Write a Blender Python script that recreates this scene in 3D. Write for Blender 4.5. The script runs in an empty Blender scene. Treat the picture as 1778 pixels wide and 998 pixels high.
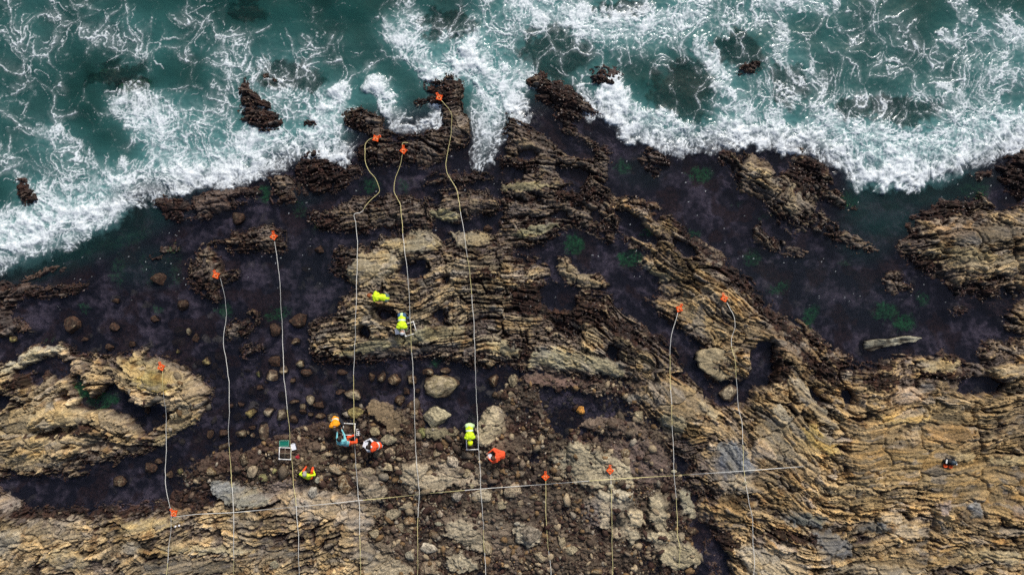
import bpy, bmesh, math, random
import numpy as np
from mathutils import Vector, Matrix
random.seed(7)
R = math.radians
C = bpy.context.scene
COL = C.collection

# ------------------------------------------------------------------ camera, sky, sun, exposure
CAM_H = 30.0
cam_d = bpy.data.cameras.new("camera")
cam = bpy.data.objects.new("camera", cam_d)
COL.objects.link(cam)
cam.location = (0, 0, CAM_H)
cam.rotation_euler = (0, 0, 0)
cam_d.sensor_width = 36.0
cam_d.lens = 36.0 * CAM_H / 44.45
cam_d.clip_end = 2000
C.camera = cam

SUN_EL, SUN_AZ = R(40), R(22)          # azimuth from +Y (the sea, top of picture) towards +X
world = bpy.data.worlds.new("World")
C.world = world
world.use_nodes = True
wn = world.node_tree
wn.nodes.clear()
wo = wn.nodes.new("ShaderNodeOutputWorld")
wb = wn.nodes.new("ShaderNodeBackground")
sk = wn.nodes.new("ShaderNodeTexSky")
sk.sky_type = 'NISHITA'
sk.sun_disc = False
sk.sun_elevation = SUN_EL
sk.sun_rotation = SUN_AZ
sk.air_density = 1.0
sk.dust_density = 4.0
sk.ozone_density = 1.0
wb.inputs["Strength"].default_value = 0.065
wn.links.new(sk.outputs[0], wb.inputs[0])
wn.links.new(wb.outputs[0], wo.inputs[0])
sun_d = bpy.data.lights.new("sun", 'SUN')
sun_d.energy = 2.2
sun_d.angle = R(12)
sun_d.color = (1.0, 0.96, 0.90)
sun = bpy.data.objects.new("sun", sun_d)
COL.objects.link(sun)
dirv = Vector((math.sin(SUN_AZ) * math.cos(SUN_EL), math.cos(SUN_AZ) * math.cos(SUN_EL), math.sin(SUN_EL)))
sun.rotation_euler = dirv.to_track_quat('Z', 'Y').to_euler()
sun.location = (8, 14, 26)
C.view_settings.view_transform = 'Standard'
C.view_settings.look = 'None'
C.view_settings.exposure = 0.55
C.view_settings.gamma = 1.0
C.view_settings.use_curve_mapping = False
C.render.engine = 'CYCLES'
C.cycles.max_bounces = 5
C.cycles.diffuse_bounces = 2
C.cycles.glossy_bounces = 2
C.cycles.transparent_max_bounces = 8
C.cycles.caustics_reflective = False
C.cycles.caustics_refractive = False
C.cycles.use_denoising = False

# ------------------------------------------------------------------ helpers: pixels of the photo (1778 x 998) -> metres, 40 px = 1 m at z = 0
PW, PH, PPM = 1778, 998, 40.0
def ref(px, py):
    return (px - 889) / PPM, (499 - py) / PPM
def at(px, py, z=0.0):
    x, y = ref(px, py)
    k = (CAM_H - z) / CAM_H
    return x * k, y * k

# noise ---------------------------------------------------------------
def _hash(ix, iy, seed):
    h = (ix.astype(np.int64) * 374761393 + iy.astype(np.int64) * 668265263 + seed * 974634541) & 0xffffffff
    h = ((h ^ (h >> 13)) * 1274126177) & 0xffffffff
    h = ((h ^ (h >> 16)) * 2246822519) & 0xffffffff
    return (h ^ (h >> 15)) & 0xffffffff
def hash01(ix, iy, seed=0):
    return (_hash(ix, iy, seed).astype(np.float32)) / np.float32(4294967295.0)
_ANG = np.linspace(0, 2 * np.pi, 257)[:256]
_GX, _GY = np.cos(_ANG).astype(np.float32), np.sin(_ANG).astype(np.float32)
def perlin(x, y, seed=0):
    x = np.asarray(x, np.float32); y = np.asarray(y, np.float32)
    ix = np.floor(x); iy = np.floor(y)
    fx = x - ix; fy = y - iy
    ix = ix.astype(np.int32); iy = iy.astype(np.int32)
    def g(dx, dy):
        h = (_hash(ix + dx, iy + dy, seed) & 255).astype(np.int32)
        return _GX[h] * (fx - dx) + _GY[h] * (fy - dy)
    u = fx * fx * fx * (fx * (fx * 6 - 15) + 10)
    v = fy * fy * fy * (fy * (fy * 6 - 15) + 10)
    a = g(0, 0); b = g(1, 0); c = g(0, 1); d = g(1, 1)
    ab = a + u * (b - a)
    return 1.5 * (ab + v * ((c + u * (d - c)) - ab))
def fbm(x, y, seed, octv=3, gain=0.5):
    s = 0; a = 1.0; f = 1.0
    for k in range(octv):
        s = s + a * perlin(x * f + 17.3 * k, y * f - 9.1 * k, seed + 31 * k)
        a *= gain; f *= 2.03
    return s
def voronoi(x, y, seed, jit=0.85):
    """F1, F2 and the id of the nearest cell"""
    x = np.asarray(x, np.float32); y = np.asarray(y, np.float32)
    ix = np.floor(x).astype(np.int32); iy = np.floor(y).astype(np.int32)
    f1 = np.full(x.shape, 9, np.float32); f2 = f1.copy(); cid = np.zeros(x.shape, np.float32)
    for dx in (-1, 0, 1):
        for dy in (-1, 0, 1):
            cx = ix + dx; cy = iy + dy
            h = _hash(cx, cy, seed)
            px = cx + 0.5 + jit * ((h & 0xffff) / np.float32(65535) - 0.5)
            py = cy + 0.5 + jit * ((h >> 16) / np.float32(65535) - 0.5)
            d = (np.sqrt((px - x) ** 2 + (py - y) ** 2)).astype(np.float32)
            near = d < f1
            f2 = np.where(near, f1, np.minimum(f2, d))
            f1 = np.where(near, d, f1)
            cid = np.where(near, ((h >> 5) & 0xffff) / np.float32(65535), cid).astype(np.float32)
    return f1, f2, cid
def sstep(a, b, x):
    t = np.clip((x - a) / (b - a), 0, 1)
    return t * t * (3 - 2 * t)
def lerp(a, b, t):
    return a + (b - a) * t

# rasters at half the photo's resolution --------------------------------
RW, RH, RS = 889, 499, 0.5
_ry, _rx = np.mgrid[0:RH, 0:RW].astype(np.float32)
RX, RY = _rx / RS, _ry / RS            # photo px of each raster cell
def sdf(poly, margin=70):
    """signed distance in photo px to a polygon, positive inside; -margin beyond its box"""
    P = np.array(poly, np.float32)
    x0 = max(int((P[:, 0].min() - margin) * RS), 0); x1 = min(int((P[:, 0].max() + margin) * RS) + 2, RW)
    y0 = max(int((P[:, 1].min() - margin) * RS), 0); y1 = min(int((P[:, 1].max() + margin) * RS) + 2, RH)
    X = RX[y0:y1, x0:x1]; Y = RY[y0:y1, x0:x1]
    d2 = np.full(X.shape, 1e9, np.float32); ins = np.zeros(X.shape, bool)
    for i in range(len(P)):
        ax, ay = P[i]; bx, by = P[(i + 1) % len(P)]
        ex, ey = bx - ax, by - ay
        t = np.clip(((X - ax) * ex + (Y - ay) * ey) / max(ex * ex + ey * ey, 1e-6), 0, 1)
        d2 = np.minimum(d2, (X - ax - t * ex) ** 2 + (Y - ay - t * ey) ** 2)
        if ay != by:
            ins ^= ((Y < ay) != (Y < by)) & (X < (bx - ax) * (Y - ay) / (by - ay) + ax)
    d = np.sqrt(d2)
    return (slice(y0, y1), slice(x0, x1)), np.where(ins, d, -d)
def blob(x, y, rx, ry, rot=0):
    """soft ellipse over the raster, 1 in the centre, 0.5 at the radius"""
    c, s = math.cos(R(rot)), math.sin(R(rot))
    dx = RX - x; dy = -(RY - y)
    u = (dx * c + dy * s) / rx; v = (-dx * s + dy * c) / ry
    return 1 - sstep(0.55, 1.45, np.sqrt(u * u + v * v))
def sample(ras, px, py):
    """bilinear with mirrored borders"""
    x = np.asarray(px, np.float32) * RS; y = np.asarray(py, np.float32) * RS
    def mir(v, n):
        v = np.mod(np.abs(v), 2 * (n - 1))
        return np.where(v > n - 1, 2 * (n - 1) - v, v)
    x = mir(x, RW); y = mir(y, RH)
    x0 = np.minimum(np.floor(x).astype(np.int32), RW - 2); y0 = np.minimum(np.floor(y).astype(np.int32), RH - 2)
    fx = x - x0; fy = y - y0
    if ras.ndim == 3:
        fx = fx[..., None]; fy = fy[..., None]
    a = ras[y0, x0] * (1 - fx) + ras[y0, x0 + 1] * fx
    b = ras[y0 + 1, x0] * (1 - fx) + ras[y0 + 1, x0 + 1] * fx
    return a * (1 - fy) + b * fy
def blur(r, n):
    for _ in range(3):
        for ax in (0, 1):
            k = 2 * n + 1
            p = np.pad(r, [(n + 1, n) if a == ax else (0, 0) for a in range(r.ndim)], mode='edge')
            c = np.cumsum(p, axis=ax, dtype=np.float64)
            r = ((np.take(c, range(k, c.shape[ax]), ax) - np.take(c, range(0, c.shape[ax] - k), ax)) / k).astype(np.float32)
    return r
# ------------------------------------------------------------------ the shore: outlines read off the photograph (photo px, at the waterline)
# (outline, height m, edge width px, kelp 0..1, thin bedding 0..1, rock colour)
TAN, OCH, BRN, GRY, OLV = (.36, .275, .16), (.33, .22, .095), (.10, .07, .05), (.22, .19, .15), (.19, .15, .095)
ROCKS = [
 ([(24,308),(45,312),(70,345),(68,352),(50,360),(40,360),(30,340)], .22, 9, 1, .3, BRN),
 ([(262,340),(285,338),(325,343),(328,380),(318,388),(300,382),(270,362)], .28, 10, .9, .3, BRN),
 ([(332,345),(345,338),(390,332),(450,320),(450,348),(420,352),(395,365),(360,382),(340,382),(333,368)], .3, 10, .8, .3, BRN),
 ([(500,400),(470,391),(440,393),(400,405),(365,420),(345,430),(332,445),(329,470),(332,495),(345,510),(365,520),(378,527),(384,520),(380,505),(395,495),(415,485),(420,472),(410,466),(395,470),(388,455),(380,441),(390,440),(410,437),(450,436),(480,445),(495,447),(501,430)], .36, 14, .75, .5, OLV),
 ([(251,455),(258,445),(285,432),(312,424),(317,432),(300,445),(275,460),(255,465)], .12, 8, 1, .3, BRN),
 ([(-40,480),(20,490),(45,487),(70,500),(110,492),(150,487),(157,493),(140,507),(110,517),(70,518),(45,515),(30,530),(22,545),(35,548),(55,570),(58,575),(40,582),(0,585),(-40,590)], .32, 12, .8, .3, BRN),
 ([(50,478),(80,463),(110,460),(120,468),(100,476),(70,485),(50,487)], .15, 7, 1, .3, BRN),
 ([(392,580),(400,560),(415,545),(432,533),(450,540),(448,560),(435,580),(415,593),(398,590)], .3, 11, .55, .5, OLV),
 ([(414,605),(440,592),(458,592),(460,612),(440,628),(425,622)], .22, 9, .8, .4, BRN),
 # the folded rock at the left edge
 ([(-60,640),(10,630),(38,610),(63,598),(91,593),(116,597),(135,607),(160,612),(190,621),(210,610),(225,607),(260,605),(277,618),(309,628),(337,646),(368,670),(373,685),(368,700),(351,725),(316,743),(291,760),(267,778),(245,788),(210,792),(200,806),(168,810),(151,820),(130,830),(98,825),(70,823),(0,830),(-60,832)], .62, 20, .32, .05, TAN),
 # left foreground ledges
 ([(-60,840),(0,850),(21,858),(53,878),(91,882),(140,878),(196,874),(245,874),(290,866),(300,850),(365,846),(368,832),(385,829),(430,838),(480,850),(530,835),(590,850),(625,846),(650,868),(640,890),(668,905),(640,925),(665,950),(690,965),(650,985),(670,1060),(-60,1060)], .42, 18, .3, .4, TAN),
 # islets below the surf, centre
 ([(736,142),(766,138),(783,126),(801,137),(810,158),(801,168),(801,196),(815,203),(820,238),(811,256),(783,267),(766,281),(748,291),(695,291),(646,293),(625,281),(618,256),(639,246),(639,228),(608,224),(590,203),(604,188),(632,186),(646,198),(669,203),(664,225),(702,235),(731,228),(752,225),(767,210),(766,189),(741,186),(710,182),(717,174),(741,165)], .34, 13, .62, .5, OLV),
 ([(510,285),(540,255),(560,258),(575,275),(600,285),(625,290),(640,300),(618,310),(600,325),(570,335),(540,342),(525,345),(520,320),(512,300)], .28, 12, .8, .4, BRN),
 ([(466,305),(480,300),(505,305),(518,320),(515,340),(520,350),(505,358),(480,360),(470,345),(472,325)], .3, 10, .6, .4, OLV),
 ([(725,325),(745,305),(770,293),(810,295),(850,300),(860,310),(840,315),(800,322),(760,328)], .22, 8, .6, .5, OLV),
 ([(412,150),(430,140),(445,165),(470,180),(490,210),(495,222),(470,228),(450,222),(430,215),(415,205),(420,185),(415,165)], .3, 11, 1, .3, BRN),
 ([(450,132),(470,128),(490,140),(488,155),(465,155)], .14, 8, 1, .3, BRN),
 ([(525,222),(530,208),(556,210),(557,222)], .16, 7, 1, .3, BRN),
 ([(530,372),(545,366),(575,365),(597,350),(620,342),(660,337),(700,335),(730,350),(750,370),(755,395),(740,402),(700,400),(660,395),(640,405),(600,407),(560,407),(550,395)], .3, 12, .5, .7, OLV),
 ([(735,345),(760,330),(800,325),(845,335),(868,350),(862,370),(830,378),(800,385),(765,385),(745,375)], .34, 12, .45, .6, OLV),
 # the central dome of thin beds
 ([(570,468),(580,440),(590,430),(640,425),(665,410),(700,402),(720,398),(745,402),(768,425),(778,418),(780,402),(820,400),(850,410),(885,420),(900,440),(921,444),(945,453),(956,470),(958,490),(1000,492),(1030,500),(1058,510),(1065,530),(1082,547),(1124,568),(1160,590),(1177,621),(1191,650),(1130,690),(1089,660),(1000,656),(915,645),(880,632),(829,637),(787,628),(752,621),(695,625),(646,632),(590,633),(541,628),(534,610),(538,582),(536,561),(555,551),(580,544),(585,533),(587,521),(604,509),(615,498),(604,488),(575,478)], .46, 18, .40, 1.0, (.27,.215,.135)),
 ([(963,460),(965,442),(985,443),(1000,462),(1040,475),(1058,495),(1050,508),(1020,505),(990,490)], .34, 11, .35, .4, TAN),
 # the ladder of ledges north of it and its spine
 ([(925,128),(940,122),(955,135),(990,148),(1010,165),(1045,190),(1042,208),(1005,205),(1003,235),(1030,243),(1058,250),(1066,277),(1056,300),(1058,325),(1062,350),(1085,365),(1090,400),(1065,423),(1040,421),(1010,402),(991,397),(970,411),(942,426),(900,432),(868,422),(866,380),(870,340),(868,300),(872,270),(880,250),(872,225),(885,190),(900,210),(930,222),(955,243),(975,250),(985,240),(970,212),(955,190),(935,175),(920,150)], .32, 13, .6, .7, OLV),
 ([(1016,118),(1050,110),(1080,120),(1082,138),(1060,147),(1025,142)], .12, 9, 1, .3, BRN),
 ([(1107,275),(1130,258),(1160,275),(1165,285),(1150,300),(1140,309),(1120,295)], .2, 9, 1, .3, BRN),
 ([(1277,118),(1300,102),(1325,104),(1328,114),(1300,128),(1285,130)], .16, 8, 1, .3, BRN),
 # ridge running down to the right foreground
 ([(1058,351),(1075,337),(1110,346),(1145,356),(1160,372),(1181,390),(1198,414),(1226,421),(1251,435),(1272,467),(1303,484),(1328,515),(1356,547),(1384,553),(1416,575),(1440,600),(1468,614),(1486,628),(1507,632),(1521,621),(1538,618),(1609,618),(1654,616),(1679,628),(1696,628),(1700,607),(1721,591),(1763,593),(1749,575),(1738,561),(1735,544),(1756,530),(1778,516),(1840,510),(1840,1060),(1190,1060),(1235,990),(1215,950),(1240,925),(1200,890),(1215,860),(1180,840),(1195,800),(1160,780),(1150,745),(1115,715),(1085,665),(1110,640),(1191,648),(1212,672),(1237,694),(1251,704),(1262,695),(1244,663),(1226,646),(1212,621),(1212,600),(1195,583),(1167,561),(1138,540),(1124,516),(1152,519),(1145,505),(1145,488),(1124,474),(1105,460),(1110,450),(1128,449),(1110,435),(1096,425),(1091,407),(1068,386)], .52, 20, .25, .45, (.29,.21,.112)),
 ([(1225,258),(1250,265),(1290,262),(1310,268),(1328,280),(1345,300),(1375,300),(1378,268),(1391,256),(1412,270),(1440,298),(1450,325),(1470,355),(1488,366),(1482,376),(1450,365),(1425,345),(1410,350),(1433,376),(1468,397),(1500,418),(1528,430),(1522,438),(1496,442),(1468,432),(1444,421),(1430,404),(1405,402),(1388,414),(1363,397),(1342,376),(1325,350),(1310,338),(1289,337),(1275,323),(1272,298),(1250,280)], .36, 14, .6, .3, (.26,.21,.13)),
 ([(1305,402),(1318,380),(1325,398),(1345,412),(1370,420),(1395,425),(1407,440),(1390,443),(1365,445),(1340,443),(1320,425)], .2, 8, .6, .4, OLV),
 # layered block at the right edge
 ([(1556,432),(1574,400),(1588,376),(1609,362),(1633,351),(1661,340),(1682,351),(1689,335),(1714,344),(1721,358),(1742,363),(1778,358),(1840,356),(1840,510),(1778,512),(1756,516),(1735,519),(1724,532),(1707,526),(1693,509),(1675,502),(1665,519),(1651,505),(1644,488),(1619,477),(1588,467),(1570,446)], .6, 20, .33, .5, (.29,.22,.13)),
 ([(1719,295),(1742,274),(1763,266),(1840,270),(1840,352),(1768,350),(1755,335),(1740,318),(1728,305)], .34, 12, .85, .3, BRN),
 ([(1684,305),(1700,295),(1718,296),(1722,306),(1700,313)], .14, 7, 1, .3, BRN),
 ([(1528,490),(1537,470),(1560,468),(1575,485),(1592,497),(1580,510),(1560,513),(1540,503)], .22, 9, .6, .4, OLV),
 ([(1644,540),(1660,530),(1686,536),(1680,545),(1655,546)], .1, 7, .9, .4, BRN),
]
FLAT = [(300,850),(310,812),(340,790),(375,775),(430,772),(470,752),(520,738),(560,724),(600,706),(625,690),(660,700),(700,700),(735,695),(745,735),(790,738),(830,740),(850,690),(870,660),(900,640),(930,645),(1090,645),(1130,720),(1180,760),(1200,850),(1230,1060),(560,1060),(560,870),(420,860)]
POOLS = [   # outline, floor height
 ([(28,642),(60,627),(100,616),(126,626),(126,650),(104,662),(85,650),(60,648),(40,656)], -.08),([(-20,684),(14,682),(20,695),(10,708),(-20,712)], -.15),([(60,748),(120,737),(150,730),(152,740),(112,752),(70,758)], .12),([(150,770),(190,764),(215,772),(190,780),(155,778)], .10),([(205,690),(228,684),(245,690),(238,702),(215,703)], -.15),
 ([(872,296),(890,290),(908,293),(909,310),(885,317),(872,308)], -.2),([(971,325),(990,322),(1011,326),(1010,335),(980,336)], -.12),([(926,346),(940,343),(945,355),(930,358)], -.1),([(998,356),(1014,353),(1016,368),(1001,370)], -.12),([(1021,368),(1040,365),(1043,384),(1025,386)], -.15),([(870,345),(895,342),(918,346),(895,350)], -.08),([(880,378),(905,374),(930,377),(905,383)], -.08),([(945,372),(980,368),(995,374),(960,379)], -.06),
 ([(126,650),(140,652),(152,672),(172,690),(185,672),(200,657),(212,668),(226,678),(252,697),(262,705),(285,692),(298,705),(298,722),(285,735),(262,748),(250,745),(240,730),(214,718),(189,711),(160,712),(145,695),(132,675)], -.3),
 ([(57,652),(70,648),(81,655),(80,670),(68,677),(58,668)], -.25),
 ([(112,683),(125,679),(134,687),(122,695)], -.12),
 ([(368,432),(382,425),(395,427),(394,440),(375,442)], -.22),
 ([(935,505),(955,493),(980,495),(1003,505),(1004,525),(985,538),(955,537),(938,525)], -.35),
 ([(692,470),(710,455),(735,450),(745,460),(738,478),(715,485),(695,482)], -.2),
 ([(657,545),(668,537),(682,540),(680,555),(664,556)], -.12),
 ([(622,575),(635,562),(647,568),(645,585),(628,588)], -.12),
 ([(752,545),(764,535),(776,545),(775,560),(760,563)], -.15),
 ([(770,482),(782,478),(786,492),(775,497)], -.12),
 ([(1047,605),(1058,596),(1075,602),(1076,620),(1060,626)], -.2),
 ([(970,250),(990,240),(1003,242),(1030,262),(1030,272),(1000,274),(978,268)], -.25),
 ([(895,265),(930,263),(935,274),(900,278)], -.2),
 ([(956,300),(975,290),(1020,290),(1024,305),(1005,322),(975,315)], -.22),
 ([(1068,372),(1085,365),(1110,378),(1120,395),(1142,418),(1140,428),(1120,425),(1098,410),(1080,395)], -.25),
 ([(1128,366),(1150,370),(1152,384),(1135,382)], -.12),
 ([(1172,428),(1185,422),(1202,440),(1198,452),(1180,445)], -.15),
 ([(675,240),(690,237),(696,245),(680,248)], -.12),
 ([(1303,610),(1315,595),(1335,592),(1343,605),(1342,645),(1330,665),(1305,668),(1300,700),(1270,705),(1252,692),(1250,665),(1285,662),(1304,640)], -.3),
 ([(1660,655),(1690,650),(1740,660),(1745,675),(1720,685),(1670,683),(1652,680)], -.2),
 ([(1454,680),(1470,676),(1482,690),(1478,706),(1462,705)], -.15),
 ([(1398,672),(1412,669),(1430,685),(1426,697),(1408,690)], -.12),
 ([(935,680),(960,668),(1000,680),(1040,690),(1085,690),(1090,712),(1070,725),(1030,735),(1000,735),(985,755),(965,750),(950,720)], -.16),
 ([(1000,742),(1030,745),(1045,762),(1020,772),(1005,765)], -.08),
 ([(759,700),(790,694),(829,694),(826,725),(800,732),(770,722)], -.2),
 ([(905,795),(930,780),(960,790),(950,808),(915,808)], -.06),
 ([(1205,945),(1240,935),(1260,960),(1270,998),(1235,1010),(1220,970)], -.06),
]
# deeper sea, with the surf at its lower edge
SEA = [(-80,-80),(1860,-80),(1860,255),(1778,262),(1720,290),(1640,320),(1560,335),(1480,330),(1440,290),(1400,270),(1330,262),(1240,262),(1180,272),(1090,255),(1050,215),(1000,200),(930,200),(870,260),(850,300),(820,300),(810,240),(740,220),(640,240),(600,290),(500,290),(450,318),(330,340),(250,345),(200,400),(110,440),(60,465),(-80,500)]
# pale, ochre, grey, red and green patches of the rock itself: x, y, rx, ry, rot, colour, strength
PATCH = [
 (655,465,42,28,25,(.30,.25,.16),.8),(740,412,42,16,12,(.27,.23,.15),.7),(690,425,30,12,8,(.26,.23,.15),.5),(820,412,36,11,-5,(.27,.23,.15),.7),
 (600,565,50,10,12,(.24,.20,.13),.4),(690,592,85,11,8,(.20,.18,.105),.75),(780,575,40,10,10,(.19,.17,.10),.6),(690,612,90,10,6,(.14,.115,.105),.6),
 (965,622,45,17,-5,(.27,.24,.15),.85),(1040,632,50,15,-14,(.25,.22,.14),.8),(960,640,60,9,-5,(.13,.085,.06),.5),(875,605,35,14,-22,(.21,.18,.12),.6),
 (1000,480,50,16,-28,(.27,.22,.13),.7),(1140,475,30,12,-28,(.25,.20,.12),.6),(1215,560,60,22,-42,(.25,.20,.12),.6),(1150,530,26,10,-25,(.24,.17,.08),.5),
 (1170,690,70,30,-10,(.24,.19,.12),.7),(1160,740,25,16,-20,(.26,.22,.15),.6),(1310,440,70,25,-45,(.10,.08,.068),.7),(1370,590,80,25,-42,(.12,.095,.08),.6),(1230,440,50,16,-38,(.11,.085,.065),.6),
 (1270,805,36,42,-10,(.20,.19,.175),.9),(1390,895,36,14,-5,(.085,.088,.08),.8),(1430,940,38,22,-40,(.13,.125,.115),.8),(1500,910,26,12,0,(.12,.12,.11),.7),(1600,670,14,9,0,(.12,.12,.12),.8),(1680,880,22,26,0,(.18,.16,.14),.7),
 (1350,760,60,40,-40,(.25,.21,.14),.6),(1560,690,34,13,-4,(.29,.22,.15),.6),(1400,760,36,22,-40,(.28,.21,.10),.6),(1700,840,120,60,-8,(.27,.18,.075),.6),(1560,780,130,80,0,(.27,.19,.09),.55),(1640,720,90,30,-2,(.27,.20,.10),.5),
 (1340,970,60,26,-14,(.29,.24,.17),.7),(1480,850,70,30,-5,(.25,.19,.10),.5),(1600,960,160,30,3,(.26,.19,.10),.5),(1640,790,60,18,0,(.17,.12,.055),.5),(1580,800,70,22,0,(.20,.14,.06),.4),
 (1700,410,70,18,8,(.10,.095,.085),.6),(1650,390,50,20,10,(.26,.175,.11),.5),(1700,455,90,14,2,(.25,.20,.12),.6),(1660,440,60,10,-6,(.20,.175,.10),.5),
 (1380,340,26,22,-45,(.28,.23,.15),.6),(1340,320,24,12,-45,(.24,.20,.13),.5),
 (90,740,90,50,5,(.33,.26,.15),.6),(50,800,60,20,0,(.31,.24,.13),.6),(60,625,60,8,25,(.30,.27,.18),.7),(320,720,50,16,38,(.28,.23,.13),.6),(270,645,60,22,-22,(.30,.24,.11),.6),(340,680,20,30,0,(.20,.17,.12),.6),
 (420,855,50,16,-12,(.21,.20,.17),.9),(320,870,44,18,-5,(.105,.06,.038),.8),(560,870,90,22,5,(.25,.20,.15),.7),(500,850,40,18,0,(.20,.16,.14),.8),(620,890,50,18,0,(.28,.23,.15),.7),(660,960,40,24,-10,(.27,.24,.17),.7),
 (260,910,70,10,10,(.31,.24,.12),.5),(80,930,80,30,25,(.28,.23,.15),.5),(340,980,120,16,0,(.085,.085,.078),.6),(480,955,60,10,0,(.09,.09,.085),.6),(130,870,70,12,0,(.15,.115,.105),.6),(20,870,24,20,0,(.24,.21,.19),.7),
 (800,820,60,22,-14,(.29,.24,.17),.8),(720,828,28,16,0,(.29,.24,.17),.7),(850,735,30,42,0,(.26,.22,.15),.85),(640,835,30,20,-30,(.25,.21,.16),.6),(850,920,50,40,-40,(.20,.165,.12),.6),(800,915,40,30,-30,(.18,.145,.105),.6),
 (1020,810,70,34,-14,(.25,.21,.14),.85),(1055,820,30,20,-10,(.24,.20,.12),.7),(980,800,22,14,-30,(.25,.23,.17),.6),(1060,870,44,22,0,(.27,.24,.18),.7),(1080,915,20,24,0,(.30,.25,.17),.7),(1040,890,30,24,0,(.19,.165,.155),.6),
 (1140,880,18,30,-18,(.25,.22,.15),.7),(1190,870,12,32,14,(.24,.22,.16),.8),(1140,930,30,12,0,(.28,.24,.17),.7),(1170,950,44,24,-25,(.24,.21,.15),.7),(1110,800,60,40,-20,(.115,.085,.075),.7),(1000,690,90,40,0,(.11,.085,.07),.4),
 (970,660,70,12,-3,(.12,.075,.06),.8),(1060,740,70,18,-10,(.14,.105,.08),.6),(1100,690,20,8,0,(.2,.2,.17),.7),(1073,900,11,14,0,(.012,.012,.011),1.0),(940,825,18,12,0,(.02,.014,.012),.9),(890,770,60,20,-5,(.11,.08,.055),.6),
 (520,780,60,30,0,(.095,.065,.042),.5),(540,805,40,20,0,(.10,.075,.045),.6),(480,770,50,18,0,(.045,.025,.018),.8),(400,800,60,20,10,(.05,.028,.02),.8),(680,720,40,18,-30,(.14,.105,.062),.7),(560,745,50,14,0,(.04,.022,.016),.7),
 (690,970,60,60,0,(.10,.07,.05),.5),(1000,960,90,40,-10,(.10,.075,.05),.5),(920,880,60,40,0,(.085,.07,.055),.5),(720,790,40,30,0,(.09,.065,.04),.5),(880,960,40,40,0,(.13,.10,.075),.5),
]
# sea grass and green weed on the bottom: x, y, rx, ry, rot
GREEN = [(230,150,45,16,10,1),(240,180,30,20,0,.8),(150,80,90,50,0,.35),(470,145,18,8,0,1),(140,430,60,16,15,.55),(215,415,50,12,15,.6),(200,470,14,30,0,.55),(255,470,10,34,20,.5),(300,480,14,20,0,.5),(300,445,14,22,-30,.5),(640,320,20,14,0,.7),(700,325,10,12,0,.6),
 (145,675,9,26,25,1.3),(180,695,24,12,10,1.2),(185,655,10,6,0,.6),(385,540,16,14,0,.7),(480,545,24,12,10,.7),(520,365,12,16,0,.6),(142,535,12,10,0,.6),(270,537,12,8,0,.6),(85,590,12,8,0,.4),(460,335,10,16,0,1),(545,395,14,10,0,.4),
 (998,423,18,18,0,1.2),(1097,447,20,15,0,1.4),(1125,405,8,5,0,1.2),(1085,288,16,14,0,.8),(1222,300,22,16,0,.9),(1480,345,18,14,0,1.3),(1312,448,16,14,0,.8),(1210,405,12,8,0,.6),(1285,350,8,6,0,.7),(1358,500,22,10,20,.8),(1412,550,12,26,-35,.9),(1545,540,22,17,0,1),(1578,560,20,17,0,1),(1610,520,12,14,0,.7),(1475,455,14,8,0,.5),(1700,330,26,18,0,.8),(1180,495,12,8,0,.4),(755,630,12,8,0,.8),(1330,375,14,8,0,.5),(1235,640,14,10,0,.3),(960,40,30,20,0,.5)]

# rasters
E = np.full((RH, RW), -.26, np.float32)               # sheltered channels
sl, d = sdf(SEA, 160)
E[sl] = lerp(E[sl], -1.3, sstep(-30, 130, d))
E -= .10 * (blob(1450, 520, 260, 70, -15) + blob(540, 470, 90, 90, 0) + blob(1180, 330, 130, 60, -20))
KELP = np.full((RH, RW), .6, np.float32); THIN = np.full((RH, RW), .3, np.float32)
ROCKC = np.zeros((RH, RW, 3), np.float32); ROCKC[:] = BRN
sl, dF = sdf(FLAT)
E[sl] = np.maximum(E[sl], lerp(-.26, .10, sstep(-14, 26, dF)))
m = sstep(-4, 10, dF)
KELP[sl] = lerp(KELP[sl], .62, m); THIN[sl] = lerp(THIN[sl], .2, m)
FLATM = np.zeros((RH, RW), np.float32); FLATM[sl] = m
ROCKM = np.zeros((RH, RW), np.float32)
for poly, h, w, kelp, thin, col in ROCKS:
    sl, d = sdf(poly)
    prof = -.26 + .26 * sstep(-.7 * w, 0, d) + h * (.42 * sstep(-.1 * w, .9 * w, d) + .58 * sstep(.3 * w, 3.0 * w, d))
    m = sstep(-6, 4, d)
    E[sl] = np.maximum(E[sl], np.where(d > -w, prof, -9))
    ROCKM[sl] = np.maximum(ROCKM[sl], m)
    for ras, v in ((KELP, kelp), (THIN, thin)):
        ras[sl] = lerp(ras[sl], v, m)
    ROCKC[sl] = lerp(ROCKC[sl], np.array(col, np.float32), m[..., None])
FLATM *= (1 - ROCKM)
for poly, fl in POOLS:
    sl, d = sdf(poly)
    E[sl] = lerp(E[sl], np.minimum(E[sl], fl), sstep(-4, 3.5, d))
    ROCKM[sl] = lerp(ROCKM[sl], 0, .85 * sstep(-3, 3, d))
SHAL = np.zeros((RH, RW), np.float32)
for x, y, rx, ry, rot in ((200, 128, 55, 20, 10), (240, 150, 30, 10, 20), (540, 145, 30, 14, 0), (1370, 140, 30, 40, 0), (1480, 195, 30, 16, 0), (1290, 90, 55, 26, -10), (1190, 160, 60, 50, -10), (500, 130, 60, 30, 0), (780, 40, 50, 26, 0), (1560, 190, 70, 26, 0), (1080, 20, 40, 16, 0), (430, 20, 40, 20, 0), (960, 90, 60, 40, 0)):
    b = blob(x, y, rx, ry, rot); SHAL = np.maximum(SHAL, b)
    E = lerp(E, np.maximum(E, -.22), .9 * b)       # drowned rocks seen through the water
E = blur(E, 1)
PATM = np.zeros((RH, RW), np.float32)
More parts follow.
